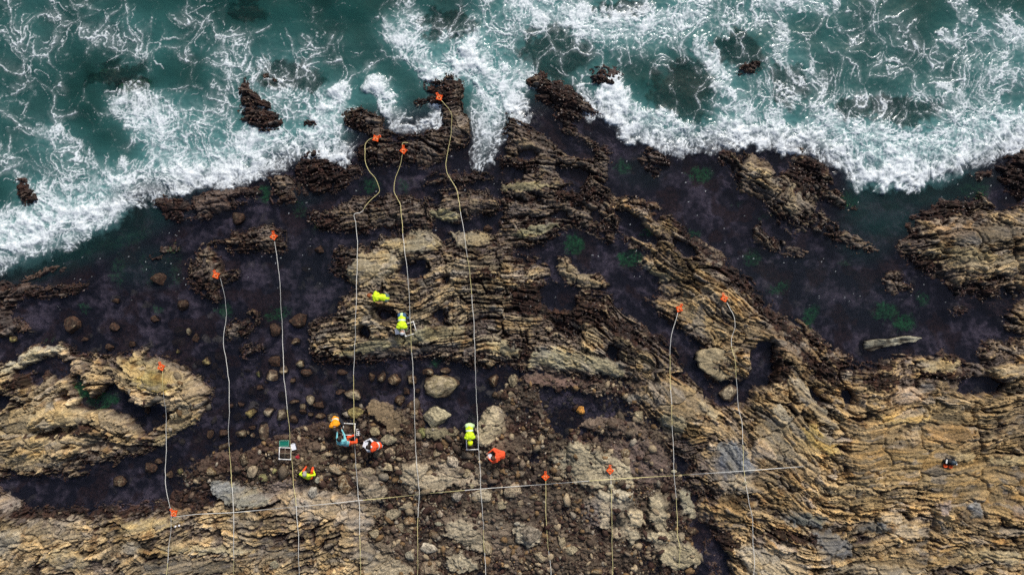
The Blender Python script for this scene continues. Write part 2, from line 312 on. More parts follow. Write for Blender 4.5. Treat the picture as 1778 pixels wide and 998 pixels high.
for x, y, rx, ry, rot, col, st in PATCH:
    b = blob(x, y, rx, ry, rot) * st
    ROCKC = lerp(ROCKC, np.array(col, np.float32) * 1.15, b[..., None])
    PATM = np.maximum(PATM, b)
TEAL = np.zeros((RH, RW), np.float32)
for x, y, rx, ry, rot, a in ((150, 420, 190, 40, 22, .34), (250, 460, 60, 40, 0, .2), (1530, 360, 70, 60, -10, .34), (1640, 330, 90, 26, 15, .34), (1500, 410, 60, 50, 0, .22), (1420, 500, 160, 60, -15, .09), (540, 480, 80, 70, 0, .06), (520, 340, 40, 20, 0, .15), (1110, 300, 50, 30, 0, .12)):
    TEAL = np.maximum(TEAL, a * blob(x, y, rx, ry, rot))
GREENM = np.zeros((RH, RW), np.float32)
for x, y, rx, ry, rot, st in GREEN:
    GREENM = np.maximum(GREENM, st * blob(x, y, rx, ry, rot))
NEAR = np.maximum(blob(400, 690, 230, 150, 0), np.maximum(blob(700, 670, 260, 60, 0), .5 * blob(200, 570, 250, 80, 0)))   # where cobbles lie on the bottom
KEXT = np.zeros((RH, RW), np.float32)      # broad swathes of red-brown turf
for x, y, rx, ry, rot in ((590, 470, 26, 26, 0), (555, 622, 30, 12, 0), (650, 626, 90, 8, 4), (990, 535, 70, 26, -10), (925, 515, 40, 30, 0), (1080, 572, 44, 12, -35), (905, 610, 40, 14, -20), (840, 480, 30, 8, 10), (1195, 410, 60, 10, -40), (1290, 490, 70, 16, -42), (1350, 560, 50, 14, -45), (1410, 590, 40, 10, -30), (1640, 362, 60, 18, 15), (1690, 505, 46, 14, 0), (1600, 458, 36, 12, -20), (150, 604, 50, 14, -10), (80, 636, 30, 12, 0), (130, 884, 110, 12, 0), (330, 862, 60, 18, 0), (1490, 632, 60, 12, 0), (560, 300, 50, 30, 0), (440, 335, 40, 10, 20), (300, 365, 40, 20, 0), (1740, 300, 40, 40, 0), (1400, 300, 30, 40, -40), (1260, 290, 20, 14, 0), (970, 165, 40, 40, -40), (760, 160, 30, 24, 0), (620, 270, 40, 16, 0), (1010, 340, 50, 14, 0), (900, 290, 40, 12, 0), (1080, 380, 30, 12, -40), (640, 400, 90, 6, 0), (560, 388, 30, 14, 0), (1670, 620, 40, 8, 0), (350, 500, 22, 26, 0), (960, 700, 60, 14, 0), (1030, 665, 60, 8, 0), (500, 760, 70, 14, 0), (420, 790, 60, 16, 10), (570, 735, 40, 12, 0), (660, 730, 40, 10, -30), (1370, 925, 60, 9, -8), (1250, 930, 40, 16, -30), (1340, 640, 30, 24, 0), (60, 655, 50, 14, 20), (120, 745, 60, 8, 8), (1420, 640, 50, 12, -40), (1530, 660, 30, 12, 0), (1640, 650, 50, 8, 0)):
    KEXT = np.maximum(KEXT, blob(x, y, rx, ry, rot))
E = lerp(E, np.maximum(E, -.35), np.clip(GREENM, 0, 1))
KELP = blur(KELP, 2); ROCKC = blur(ROCKC, 1)

# single slabs with clean edges standing a little above their surroundings: outline, colour
SLABS = [
 ([(1358,652),(1380,655),(1405,680),(1425,705),(1445,735),(1440,745),(1415,730),(1390,700),(1370,675)],(.33,.275,.185)),([(1511,716),(1560,712),(1605,716),(1600,728),(1550,730),(1515,730)],(.38,.275,.12)),([(1590,735),(1640,730),(1680,740),(1685,758),(1640,765),(1600,755)],(.28,.18,.08)),([(1632,784),(1655,780),(1680,784),(1675,793),(1640,794)],(.38,.29,.15)),([(1516,886),(1540,880),(1560,888),(1555,900),(1525,900)],(.36,.285,.185)),([(1611,865),(1635,860),(1642,880),(1620,888)],(.25,.195,.155)),([(1668,868),(1690,865),(1695,890),(1675,895)],(.21,.20,.18)),([(1740,872),(1772,870),(1790,890),(1750,898)],(.28,.20,.13)),([(1560,745),(1580,742),(1590,760),(1575,770),(1560,762)],(.35,.26,.15)),([(1330,700),(1345,695),(1365,720),(1370,742),(1352,735),(1338,718)],(.30,.26,.185)),([(1215,690),(1230,700),(1245,715),(1238,728),(1220,715),(1208,702)],(.29,.245,.165)),([(1300,760),(1318,755),(1340,785),(1335,795),(1312,785)],(.32,.25,.17)),([(1650,950),(1700,945),(1760,950),(1790,960),(1740,968),(1660,962)],(.37,.29,.16)),([(1440,975),(1500,968),(1560,972),(1600,985),(1540,992),(1450,988)],(.35,.275,.17)),([(1700,640),(1740,632),(1790,636),(1790,648),(1730,650)],(.34,.27,.165)),([(1590,625),(1630,620),(1660,626),(1650,642),(1600,645)],(.33,.265,.155)),
 ([(640,690),(660,692),(680,706),(690,722),(702,745),(690,755),(668,740),(650,725),(638,708)],(.15,.11,.065)),([(735,745),(760,738),(785,745),(790,756),(760,762),(738,758)],(.15,.13,.08)),([(780,905),(800,898),(820,905),(842,930),(850,950),(830,955),(800,940),(770,925)],(.24,.205,.145)),([(775,965),(800,955),(820,965),(835,985),(800,992),(780,988)],(.27,.235,.165)),([(890,915),(905,905),(925,908),(940,925),(938,940),(915,948),(895,940)],(.27,.235,.17)),
 ([(982,769),(998,764),(1024,776),(1049,785),(1074,794),(1090,809),(1099,827),(1097,841),(1074,839),(1041,845),(1016,841),(995,837),(1002,819),(984,816),(991,798),(980,784)],(.29,.25,.17)),
 ([(1036,850),(1060,846),(1095,848),(1099,862),(1070,868),(1045,866)],(.33,.29,.21)),([(1090,882),(1112,880),(1117,900),(1108,914),(1088,910)],(.35,.29,.19)),([(1122,860),(1140,856),(1150,870),(1157,900),(1155,920),(1135,915),(1125,890)],(.27,.23,.155)),
 ([(1177,848),(1186,845),(1202,862),(1208,885),(1207,900),(1195,903),(1192,880),(1180,865)],(.27,.245,.17)),([(1124,920),(1145,918),(1175,922),(1174,935),(1150,940),(1128,935)],(.34,.29,.19)),([(1140,955),(1165,943),(1195,943),(1220,960),(1225,975),(1195,985),(1170,990),(1150,975)],(.28,.24,.155)),
 ([(1272,945),(1290,940),(1330,950),(1360,970),(1370,1010),(1310,1010),(1285,975)],(.33,.275,.19)),([(1083,917),(1105,915),(1112,930),(1095,940),(1085,932)],(.34,.29,.2)),([(1040,870),(1055,868),(1058,885),(1055,918),(1040,915)],(.29,.245,.175)),([(1140,720),(1160,715),(1186,722),(1187,745),(1170,750),(1148,738)],(.27,.24,.165)),
 ([(1240,765),(1262,760),(1290,778),(1302,805),(1298,816),(1260,816),(1245,800)],(.14,.145,.145)),([(1255,818),(1297,818),(1304,845),(1280,852),(1262,837)],(.32,.265,.18)),
 ([(692,815),(700,805),(720,800),(745,805),(742,820),(790,825),(788,840),(765,852),(740,850),(710,845),(695,832)],(.31,.26,.18)),([(808,730),(815,708),(830,700),(850,702),(868,718),(870,745),(860,765),(845,772),(830,765),(822,745)],(.28,.235,.155)),([(625,850),(640,838),(660,832),(675,850),(665,870),(640,872)],(.29,.24,.17)),
 ([(365,845),(368,832),(378,829),(400,836),(450,850),(475,862),(470,872),(430,876),(400,872),(380,862)],(.22,.215,.18)),([(480,852),(520,848),(560,850),(600,870),(648,890),(650,910),(640,920),(600,905),(560,895),(520,890),(490,870)],(.31,.25,.175)),([(630,965),(660,955),(690,965),(720,985),(700,1010),(640,1010)],(.30,.25,.17)),
 ([(-10,915),(40,912),(58,925),(30,950),(-10,965)],(.32,.27,.185)),([(80,960),(110,945),(140,950),(165,975),(150,985),(110,982)],(.33,.27,.165)),([(216,940),(235,928),(255,938),(250,955),(225,952)],(.31,.265,.19)),([(280,945),(330,940),(400,944),(460,950),(430,958),(380,955),(300,956)],(.34,.28,.165)),([(210,905),(260,896),(300,898),(340,896),(300,910),(240,918)],(.33,.26,.14)),
 ([(604,488),(607,465),(625,445),(650,435),(680,440),(690,450),(688,470),(670,485),(640,495),(620,497)],(.31,.26,.165)),([(663,422),(690,415),(712,410),(715,400),(745,403),(765,420),(768,430),(740,438),(700,440)],(.28,.24,.155)),([(780,400),(800,402),(830,408),(858,412),(850,422),(810,432),(790,425)],(.29,.24,.15)),
 ([(580,612),(620,603),(680,592),(720,575),(745,565),(765,575),(740,585),(700,598),(640,612),(600,618)],(.23,.205,.12)),([(915,640),(920,612),(950,604),(985,612),(1020,615),(1050,628),(1085,645),(1080,656),(1040,648),(1000,640),(970,638),(940,630)],(.29,.255,.16)),([(840,590),(860,588),(890,597),(905,610),(900,622),(875,615),(850,605)],(.27,.235,.15)),([(1105,457),(1125,460),(1160,475),(1165,490),(1150,490),(1125,475)],(.30,.245,.135)),
 ([(1540,675),(1560,668),(1590,675),(1600,690),(1560,700),(1535,695)],(.36,.265,.175)),([(1380,740),(1400,730),(1430,755),(1450,780),(1430,785),(1395,765)],(.36,.265,.105)),([(1700,790),(1750,785),(1790,790),(1790,802),(1720,801)],(.34,.26,.13)),([(1360,890),(1390,882),(1425,892),(1420,905),(1370,905)],(.085,.09,.083)),([(1400,920),(1430,912),(1470,935),(1468,960),(1430,955)],(.14,.135,.125)),([(1490,905),(1520,898),(1540,910),(1510,922)],(.13,.13,.12)),([(1520,915),(1545,905),(1580,905),(1600,925),(1560,930)],(.36,.29,.19)),
 ([(870,322),(890,318),(940,318),(968,322),(940,330),(900,333),(872,332)],(.24,.21,.12)),([(885,405),(920,395),(960,385),(975,392),(940,408),(900,415)],(.22,.20,.115)),([(745,370),(765,362),(790,368),(800,380),(780,387),(755,382)],(.22,.20,.115)),
 ([(0,640),(30,618),(70,602),(105,598),(120,606),(90,612),(50,628),(20,645)],(.34,.30,.20)),([(100,700),(140,712),(150,735),(110,745),(60,738),(70,715)],(.35,.28,.16)),([(262,770),(290,748),(330,728),(350,715),(345,730),(310,752),(280,775)],(.28,.225,.125)),([(245,655),(270,640),(300,650),(305,675),(280,680),(255,672)],(.32,.25,.10)),
]
for poly, col in SLABS:
    sl, d = sdf(poly, 30)
    m_ = sstep(-1.5, 2.5, d)
    ROCKC[sl] = lerp(ROCKC[sl], np.array(col, np.float32) * 1.12, m_[..., None])
    PATM[sl] = np.maximum(PATM[sl], 1.0 * m_)
    E[sl] += .09 * sstep(-3, 4, d)
    KEXT[sl] *= (1 - m_)
# direction of the bedding: x, y, angle of the traces
BED = [(560,580,20),(620,540,24),(700,500,26),(760,470,22),(840,460,18),(900,500,8),(800,560,22),(740,540,24),(690,600,8),(900,590,-4),(980,570,-6),(1060,590,-28),(660,460,25),(740,415,10),
 (950,300,4),(950,380,4),(1000,170,-45),(1040,280,-10),(790,220,5),(690,270,5),(640,370,-12),(800,350,0),(560,300,20),(450,190,-30),(390,350,12),(420,420,25),(345,480,80),(100,500,10),
 (1100,370,-30),(1180,430,-40),(1200,480,-35),(1170,540,-32),(1230,580,-45),(1300,520,-42),(1350,600,-42),(1420,650,-40),(1130,680,-25),(1180,700,-12),(1220,740,25),(1290,740,-45),(1350,760,-48),(1400,820,-35),(1350,880,-38),(1450,760,-25),(1550,700,0),(1550,800,6),(1650,750,-3),(1700,650,4),(1450,870,10),(1600,900,-12),(1700,880,-10),(1500,960,10),(1650,960,5),(1750,960,-5),(1740,600,6),(1520,640,8),
 (1650,420,0),(1720,480,5),(1650,370,12),(1300,300,-45),(1350,370,-45),(1450,410,-25),(1740,300,-30),
 (60,620,28),(60,700,22),(100,750,10),(60,800,-3),(180,740,-16),(240,770,8),(290,750,28),(350,715,50),(335,655,-38),(250,640,-25),(280,690,-30),
 (100,900,18),(50,960,35),(200,950,20),(300,900,8),(400,940,-4),(420,860,-16),(500,930,3),(600,960,5),(560,890,8),(250,980,15),
 (700,850,-15),(800,900,-32),(900,950,-35),(1000,920,-10),(1130,880,-62),(1160,945,-30),(800,820,-12),(1020,810,-12),(850,735,60),(650,730,-30)]
def solve_bed():
    n0, n1 = 250, 445                      # every 4 photo px
    gy, gx = np.mgrid[0:n0, 0:n1].astype(np.float32) * 4
    cs = np.zeros((n0, n1)); sn = np.zeros((n0, n1)); wt = np.zeros((n0, n1))
    for x, y, a in BED:
        w = 1 / (((gx - x) ** 2 + (gy - y) ** 2) + 300.0) ** 1.6
        cs += w * math.cos(R(a)); sn += w * math.sin(R(a)); wt += w
    ang = np.arctan2(sn, cs)
    out = []
    for vx, vy in ((np.cos(ang), -np.sin(ang)), (-np.sin(ang), -np.cos(ang))):   # along / across, y of the picture points down
        dv = np.zeros((n0, n1))
        fx = 0.5 * (vx[:, 1:] + vx[:, :-1]); fy = 0.5 * (vy[1:] + vy[:-1])
        dv[:, :-1] += fx; dv[:, 1:] -= fx
        dv[:-1] += fy; dv[1:] -= fy
        mm = np.concatenate([dv, dv[:, ::-1]], 1); mm = np.concatenate([mm, mm[::-1]], 0)
        F = np.fft.fft2(mm)
        ky = 2 * np.cos(2 * np.pi * np.arange(2 * n0) / (2 * n0)) - 2; kx = 2 * np.cos(2 * np.pi * np.arange(2 * n1) / (2 * n1)) - 2
        den = ky[:, None] + kx[None, :]; den[0, 0] = 1
        F /= den; F[0, 0] = 0
        s = np.real(np.fft.ifft2(F))[:n0, :n1] * 4 / PPM      # metres
        xx = np.clip(RX / 4, 0, n1 - 1.001); yy = np.clip(RY / 4, 0, n0 - 1.001)
        x0 = np.minimum(xx.astype(int), n1 - 2); y0 = np.minimum(yy.astype(int), n0 - 2); fx = xx - x0; fy = yy - y0
        out.append(((s[y0, x0] * (1 - fx) + s[y0, x0 + 1] * fx) * (1 - fy) + (s[y0 + 1, x0] * (1 - fx) + s[y0 + 1, x0 + 1] * fx) * fy).astype(np.float32))
    return out
BT, BS = solve_bed()
BT = blur(BT, 2); BS = blur(BS, 2)

def grid_axis(half, step, extra, grow):
    n = int(round(half / step))
    core = np.arange(-n, n + 1) * step
    s, p, out = step, core[-1], []
    while p < extra:
        s *= grow; p += s; out.append(p)
    out = np.array(out)
    return np.concatenate([-out[::-1], core, out]).astype(np.float32)

def shore_height(x, y):
    """height and colour of the ground at world x, y (arrays)"""
    px, py = x * PPM + 889, 499 - y * PPM
    far = np.maximum(np.abs(x) - 24, np.abs(y) - 14.5)
    w1x, w1y = perlin(x * 1.1, y * 1.1, 1), perlin(x * 1.1, y * 1.1, 2)
    w2x, w2y = perlin(x * 3.3, y * 3.3, 3), perlin(x * 3.3, y * 3.3, 4)
    w3x, w3y = perlin(x * 8.5, y * 8.5, 5), perlin(x * 8.5, y * 8.5, 6)
    qx = px + 6 * w1x + 4.5 * w2x + 2.2 * w3x; qy = py + 6 * w1y + 4.5 * w2y + 2.2 * w3y
    e = sample(E, qx, qy); rock = sample(ROCKM, qx, qy); flat = sample(FLATM, qx, qy)
    kelp = sample(KELP, qx, qy); thin = sample(THIN, px, py)
    rc = sample(ROCKC, px + 5 * w2x + 3 * w3x, py + 5 * w2y + 3 * w3y)
    gm = sample(GREENM, px + 5 * w2x + 4 * w3x, py + 5 * w2y + 4 * w3y)
    T, S = sample(BT, px, py), sample(BS, px, py)
    S = S + .20 * perlin(x * .55, y * .55, 11) + .06 * perlin(x * 1.4, y * 1.4, 12) + .030 * w2x + .014 * w3y
    T = T + .2 * w1y + .05 * w3x
    # joints cut the beds into blocks, each slipped and tilted a little
    k1, k2, kid = voronoi(x * .50 + .25 * w1x + .06 * w2x, y * .62 + .25 * w1y + .06 * w2y, 95)
    slip = 1 - .55 * sample(THIN, px, py)
    S = S + slip * ((kid - .5) * 1.3 + np.tan((np.mod(kid * 7.3, 1) - .5) * .62) * np.mod(T, 400))
    edge = 1 - sstep(.015, .075, k2 - k1)
    # beds: each a ledge that rises slowly and drops, of its own height and length
    def beds(freq, seed, cut):
        ph = S * freq + .55 * perlin(T * .22, S * .6, seed) + .16 * perlin(T * .9, S * freq * .4, seed + 5)
        k = np.floor(ph); f = ph - k
        seg = T * (.45 if freq < 4 else .7) + 5.1 * hash01(k.astype(np.int32), k.astype(np.int32) * 0 + seed, 3)
        kseg = np.floor(seg); fseg = seg - kseg
        hk = hash01(k.astype(np.int32), kseg.astype(np.int32), seed)
        hk2 = hash01(k.astype(np.int32), kseg.astype(np.int32) + 1, seed)
        amp = lerp(hk, hk2, sstep(.93, 1.0, fseg))
        prof = sstep(0, cut, f) * (1 - sstep(1 - cut * .6, 1.0, f)) * (.55 + .45 * f)
        return prof * (.25 + .75 * amp), hk, prof * (.35 + .65 * sstep(.15, .45, amp))
    b1, h1, q1 = beds(1.9, 21, .25)
    b2, h2, q2 = beds(4.6, 22, .35)
    b3, h3, q3 = beds(9.5, 23, .45)
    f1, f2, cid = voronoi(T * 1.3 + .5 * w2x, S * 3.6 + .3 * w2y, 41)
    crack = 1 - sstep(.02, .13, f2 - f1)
    thick = 1 - thin
    massive = sstep(-.12, .22, perlin(T * .2, S * .5, 74) + .55 * (thick - .62))
    gully = sstep(.80, .97, 1 - 2 * np.abs(perlin(T * .28 + .3 * w1x, S * .95, 71))) * sstep(-.12, .2, perlin(x * .45, y * .45, 72))
    joint = sstep(.90, .985, 1 - 2 * np.abs(perlin(T * .8, S * .3 + .2 * w2x, 73))) * sstep(-.1, .2, perlin(x * .6, y * .6, 75))
    pm = np.clip(sample(PATM, px + 5 * w2x + 3 * w3x, py + 5 * w2y + 3 * w3y), 0, 1)
    slab = sstep(.42, .56, pm)
    facet = sstep(.10, .24, perlin(T * .40 + .3 * w1x, S * .8 + .2 * w2x, 90)) * (1 - .6 * thin) * rock
    slab = np.maximum(slab, .75 * facet)
    g1, g2, gid = voronoi(x * 2.2 + .4 * w2x, y * 2.2 + .4 * w2y, 43, 1.0)
    cob = np.sqrt(np.clip(1 - (g1 / .42) ** 2, 0, 1)) * (gid > .45) * sstep(.45, 1, gid)
    fine = (1 - .65 * massive) * (1 - .5 * slab)
    u1, u2, uid = voronoi(T * 2.6 + .35 * w2y + 3, S * 5.5 + .3 * w3x, 47)
    chip = (uid - .5) * .17 - .09 * (1 - sstep(.02, .16, u2 - u1))
    bump = .24 * b1 * (.5 + .5 * thick) + fine * (.21 * b2 * (.55 + .45 * thin) + .10 * b3 * (.35 + .65 * thin)) + (.24 * (cid - .5) - .14 * crack) * (.30 + .70 * massive) * (1 - .4 * slab) + chip * (1 - .5 * slab) + .04 * w3x + .022 * perlin(x * 19, y * 19, 8)
    bump = bump * (1 - .50 * slab) + .06 * slab - .30 * gully * (1 - .7 * slab) - .16 * joint - .14 * edge * slip - .03
    macro = .18 * perlin(x * .35, y * .35, 9) + .09 * w1x
    g8 = perlin(x * 19, y * 19, 8)
    gravel = .07 * cob + .06 * w3x + .08 * w2x + .04 * g8
    h = e + rock * (.82 * bump - .05 + macro * sstep(.05, .5, e)) + flat * (gravel * (1 - .6 * slab) + slab * (.09 + .45 * bump) - .02 + .12 * w1x + .07 * perlin(x * .5, y * .5, 77)) + (1 - rock) * (1 - flat) * (.10 * w1x + .06 * w2x + .04 * cob + .02 * w3x)
    h = np.where(far > 0, lerp(h, np.where(y > 3, -1.2, .3), np.clip(far / 30, 0, 1)), h)
    # colour of the rock itself
    v1, v2 = h1 - .5, h2 - .5
    p21 = perlin(x * 21, y * 21, 55)
    tone = 1 + .7 * v1 + .8 * v2 * fine + .8 * (h3 - .5) * thin * fine + .75 * (cid - .5) + .85 * (uid - .5) + .25 * w2x + .25 * w3x + .30 * p21 + .50 * perlin(x * .50, y * .50, 78) + .25 * perlin(T * .5, S * 1.1, 93)
    tone = np.clip(tone, .16, 2.3)
    tone = lerp(tone, .72 + .32 * tone, slab * .85)
    rc = lerp(rc, rc * np.array([1.04, 1.05, 1.12], np.float32), (.8 * facet)[..., None])
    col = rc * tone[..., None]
    # dark soft shale between the hard beds; crack lines and gullies take its colour too
    hard = sstep(.10, .42, q2 + .12 * w3x + .35 * massive * (cid - .2)) * (.35 + .65 * sstep(.05, .35, q3 + .2 * w3y + .5 * massive))
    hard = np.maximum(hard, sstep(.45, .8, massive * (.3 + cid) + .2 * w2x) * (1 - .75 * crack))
    hard = lerp(hard, np.maximum(hard, .8 + .2 * w3x), slab)
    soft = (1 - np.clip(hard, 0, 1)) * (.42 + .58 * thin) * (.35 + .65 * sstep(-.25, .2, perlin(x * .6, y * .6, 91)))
    soft = np.maximum(soft, .85 * gully * (1 - slab))
    warm = (.5 * v2 + .5 * (cid - .5) + .3 * w1y)[..., None]
    col = col * (1 + warm * np.array([.16, .02, -.28], np.float32))
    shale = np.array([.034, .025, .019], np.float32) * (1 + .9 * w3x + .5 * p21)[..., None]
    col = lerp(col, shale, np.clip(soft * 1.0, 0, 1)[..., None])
    stain = sstep(.05, .6, fbm(x * 1.7, y * 1.7, 61, 3) - .5 * slab)[..., None]          # brown weather stain and films of weed
    col = lerp(col, col * np.array([.50, .40, .33], np.float32), .8 * stain)
    och = sstep(.05, .5, fbm(T * .5, S * 1.6, 63, 3))[..., None]
    col = lerp(col, col * np.array([1.08, .90, .62], np.float32), .38 * och)
    lich = sstep(.2, .55, fbm(T * .9, S * 2.2, 62, 3))[..., None]
    col = lerp(col, np.array([.20, .185, .165], np.float32) * tone[..., None], .55 * lich)
    # zonation above the tide: red-brown turf, then grey barnacled rock, then bare rock
    hz = h + .20 * w1y + .13 * w2y + .07 * w3x + .10 * slab - .22 * gully
    turf = (1 - sstep(.02 + .16 * kelp, .09 + .34 * kelp, hz)) * sstep(.02, .3, kelp) * (1 - .8 * slab)
    barn = (1 - sstep(.16 + .26 * kelp, .28 + .45 * kelp, hz)) * (1 - turf) * .7 * (1 - .85 * pm)
    bc = lerp(np.array([.070, .050, .046], np.float32), np.array([.20, .165, .15], np.float32), np.clip(.35 + .7 * w3y + .7 * perlin(x * 15, y * 15, 56), 0, 1)[..., None] ** 1.5)
    tv = np.clip(.35 + .8 * w2x + .6 * perlin(x * 15, y * 15, 57), 0, 1)[..., None]
    tc = lerp(np.array([.010, .006, .0055], np.float32), np.array([.055, .024, .016], np.float32), tv ** 1.3)
    col = lerp(col, bc, barn[..., None]); col = lerp(col, tc, (turf * .97)[..., None])
    kx = sample(KEXT, px + 9 * w2x + 8 * w3x, py + 9 * w2y + 8 * w3y)
    kx = sstep(.35, .62, kx + .35 * w3y + .3 * w2x)
    turf = np.maximum(turf, kx)
    col = lerp(col, tc, (kx * .95)[..., None])
    # gravel flat
    fv = np.clip(.42 + .5 * w2y + .5 * perlin(x * 11, y * 11, 58) + .7 * perlin(x * .7, y * .7, 79), 0, 1)[..., None]
    fc = lerp(np.array([.020, .014, .011], np.float32), np.array([.098, .075, .050], np.float32), fv)
    fc = lerp(fc, np.array([.055, .022, .014], np.float32) * (.4 + 1.2 * fv), .8 * sstep(.05, .4, fbm(x * .9, y * .9, 80, 3))[..., None])
    fc = lerp(fc, fc * 0 + np.array([.19, .155, .11], np.float32), ((cob > .45) * (gid > .86) * .7)[..., None])
    p3 = np.clip(pm * 1.3, 0, 1)[..., None]
    fl3 = flat[..., None]
    col = lerp(col, lerp(fc, rc * tone[..., None], p3), fl3)
    # bottom under water: purple-brown film with pale cobbles, green grass
    uv = np.clip(.36 + .8 * w1x + .55 * w2x + .35 * perlin(x * 6, y * 6, 59) + .15 * w3x + .5 * perlin(x * .35, y * .35, 81), 0, 1)[..., None]
    uc = lerp(np.array([.020, .018, .026], np.float32), np.array([.23, .18, .20], np.float32), uv ** 1.35)
    uc = lerp(uc, np.array([.30, .26, .18], np.float32), ((cob > .35) * (gid > .90) * .6 * (.35 + .65 * sample(NEAR, px, py)))[..., None])
    uc = lerp(uc, np.array([.055, .024, .016], np.float32) * (1 + .8 * w3x)[..., None], (.75 * sstep(.12, .38, fbm(x * .8, y * .8, 92, 3)))[..., None])
    sh = sample(SHAL, px + 6 * w2x, py + 6 * w2y)
    uc = lerp(uc, np.array([.13, .075, .06], np.float32) * np.clip(1 + .9 * w2x + .8 * w3x, .2, 3)[..., None], (.9 * sstep(.3, .7, sh))[..., None])
    under = sstep(.03, -.05, h)[..., None]
    col = lerp(col, uc, under)
    gcol = np.array([.030, .20, .055], np.float32) * np.clip(1 + .8 * w3x + .5 * w2y, .3, 2)[..., None]
    col = lerp(col, gcol, (np.clip(gm, 0, 1) * sstep(-.25, .25, gm - .45 + .45 * w2x + .5 * w3x + .5 * perlin(x * 15, y * 15, 57)))[..., None] * sstep(.06, -.02, h)[..., None] * .9)
    info = dict(turf=turf, rock=rock, flat=flat, cob=cob)
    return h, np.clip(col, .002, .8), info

def sheet(name, xs, ys, Z, attrs, mat):
    nx, ny = len(xs), len(ys)
    X, Y = np.meshgrid(xs, ys)
    co = np.stack([X, Y, Z], -1).reshape(-1, 3).astype(np.float32)
    idx = np.arange(nx * ny, dtype=np.int32).reshape(ny, nx)
    quads = np.stack([idx[:-1, :-1], idx[:-1, 1:], idx[1:, 1:], idx[1:, :-1]], -1).reshape(-1, 4)
    me = bpy.data.meshes.new(name)
    me.vertices.add(len(co)); me.vertices.foreach_set("co", co.ravel())
    me.loops.add(quads.size); me.loops.foreach_set("vertex_index", quads.ravel())
    me.polygons.add(len(quads)); me.polygons.foreach_set("loop_start", np.arange(0, quads.size, 4, dtype=np.int32))
    me.polygons.foreach_set("use_smooth", np.ones(len(quads), bool))
    me.update(calc_edges=True)
    for an, av in attrs.items():
        if av.ndim == 3:
            a = me.attributes.new(an, 'FLOAT_COLOR', 'POINT')
            a.data.foreach_set("color", np.concatenate([av.reshape(-1, 3), np.ones((nx * ny, 1))], 1).astype(np.float32).ravel())
        else:
            a = me.attributes.new(an, 'FLOAT', 'POINT')
            a.data.foreach_set("value", av.astype(np.float32).ravel())
    me.materials.append(mat)
    o = bpy.data.objects.new(name, me)
    COL.objects.link(o)
    return o

# ---- materials -------------------------------------------------------
def nodes(name):
    m = bpy.data.materials.new(name); m.use_nodes = True
    nt = m.node_tree
    return m, nt, nt.nodes["Principled BSDF"], nt.nodes["Material Output"]
def N(nt, kind, **kw):
    n = nt.nodes.new(kind)
    for k, v in kw.items():
        if k in n.inputs: n.inputs[k].default_value = v
        else: setattr(n, k, v)
    return n
def math_node(nt, op, a, b=None, c=None, clamp=False):
    n = nt.nodes.new("ShaderNodeMath"); n.operation = op; n.use_clamp = clamp
    for i, v in enumerate((a, b, c)):
        if v is None: continue
        if hasattr(v, "is_linked") or hasattr(v, "links"): nt.links.new(v, n.inputs[i])
        else: n.inputs[i].default_value = v
    return n.outputs[0]
def mapr(nt, v, a, b, c=0.0, d=1.0):
    n = nt.nodes.new("ShaderNodeMapRange"); n.inputs[1].default_value = a; n.inputs[2].default_value = b
    n.inputs[3].default_value = c; n.inputs[4].default_value = d
    nt.links.new(v, n.inputs[0]); return n.outputs[0]
def mixc(nt, f, a, b, mode='MIX'):
    n = nt.nodes.new("ShaderNodeMix"); n.data_type = 'RGBA'; n.blend_type = mode
    for i, v in ((0, f), (6, a), (7, b)):
        if hasattr(v, "links"): nt.links.new(v, n.inputs[i])
        elif i == 0: n.inputs[0].default_value = v
        else: n.inputs[i].default_value = (*v, 1)
    return n.outputs[2]

def rock_material():
    m, nt, p, out = nodes("shore_rock")
    L = nt.links
    geo = N(nt, "ShaderNodeNewGeometry")
    at_ = N(nt, "ShaderNodeAttribute", attribute_name="albedo")
    wet = N(nt, "ShaderNodeAttribute", attribute_name="wet")
    n1 = N(nt, "ShaderNodeTexNoise", Scale=26.0, Detail=5.0, Roughness=.7); L.new(geo.outputs["Position"], n1.inputs["Vector"])
    n2 = N(nt, "ShaderNodeTexNoise", Scale=9.0, Detail=4.0, Roughness=.65); L.new(geo.outputs["Position"], n2.inputs["Vector"])
    vo = N(nt, "ShaderNodeTexVoronoi", Scale=16.0); L.new(geo.outputs["Position"], vo.inputs["Vector"])
    f = mapr(nt, n1.outputs[0], .32, .68, .45, 1.6)
    g = mapr(nt, n2.outputs[0], .3, .7, .7, 1.3)
    fg = math_node(nt, 'MULTIPLY', f, g)
    cc = N(nt, "ShaderNodeVectorMath", operation='SCALE'); L.new(at_.outputs["Color"], cc.inputs[0]); L.new(fg, cc.inputs["Scale"])
    # barnacle and shell specks on the wet zone
    spot = math_node(nt, 'MULTIPLY', mapr(nt, vo.outputs["Distance"], .22, .12), mapr(nt, n2.outputs[0], .50, .66))
    sepc = N(nt, "ShaderNodeSeparateColor"); L.new(vo.outputs["Color"], sepc.inputs[0])
    spot = math_node(nt, 'MULTIPLY', spot, mapr(nt, sepc.outputs[0], .55, .6))
    spot = math_node(nt, 'MULTIPLY', spot, wet.outputs["Fac"])
    col = mixc(nt, math_node(nt, 'MULTIPLY', spot, .75), cc.outputs[0], (.33, .28, .24))
    L.new(col, p.inputs["Base Color"])
    L.new(mapr(nt, wet.outputs["Fac"], 0, 1, .9, .55), p.inputs["Roughness"])
    p.inputs["Specular IOR Level"].default_value = .25
    bp = N(nt, "ShaderNodeBump", Strength=.9, Distance=.035)
    L.new(math_node(nt, 'ADD', n1.outputs[0], math_node(nt, 'MULTIPLY', n2.outputs[0], .6)), bp.inputs["Height"])
    L.new(bp.outputs[0], p.inputs["Normal"])
    return m
M_ROCK = rock_material()

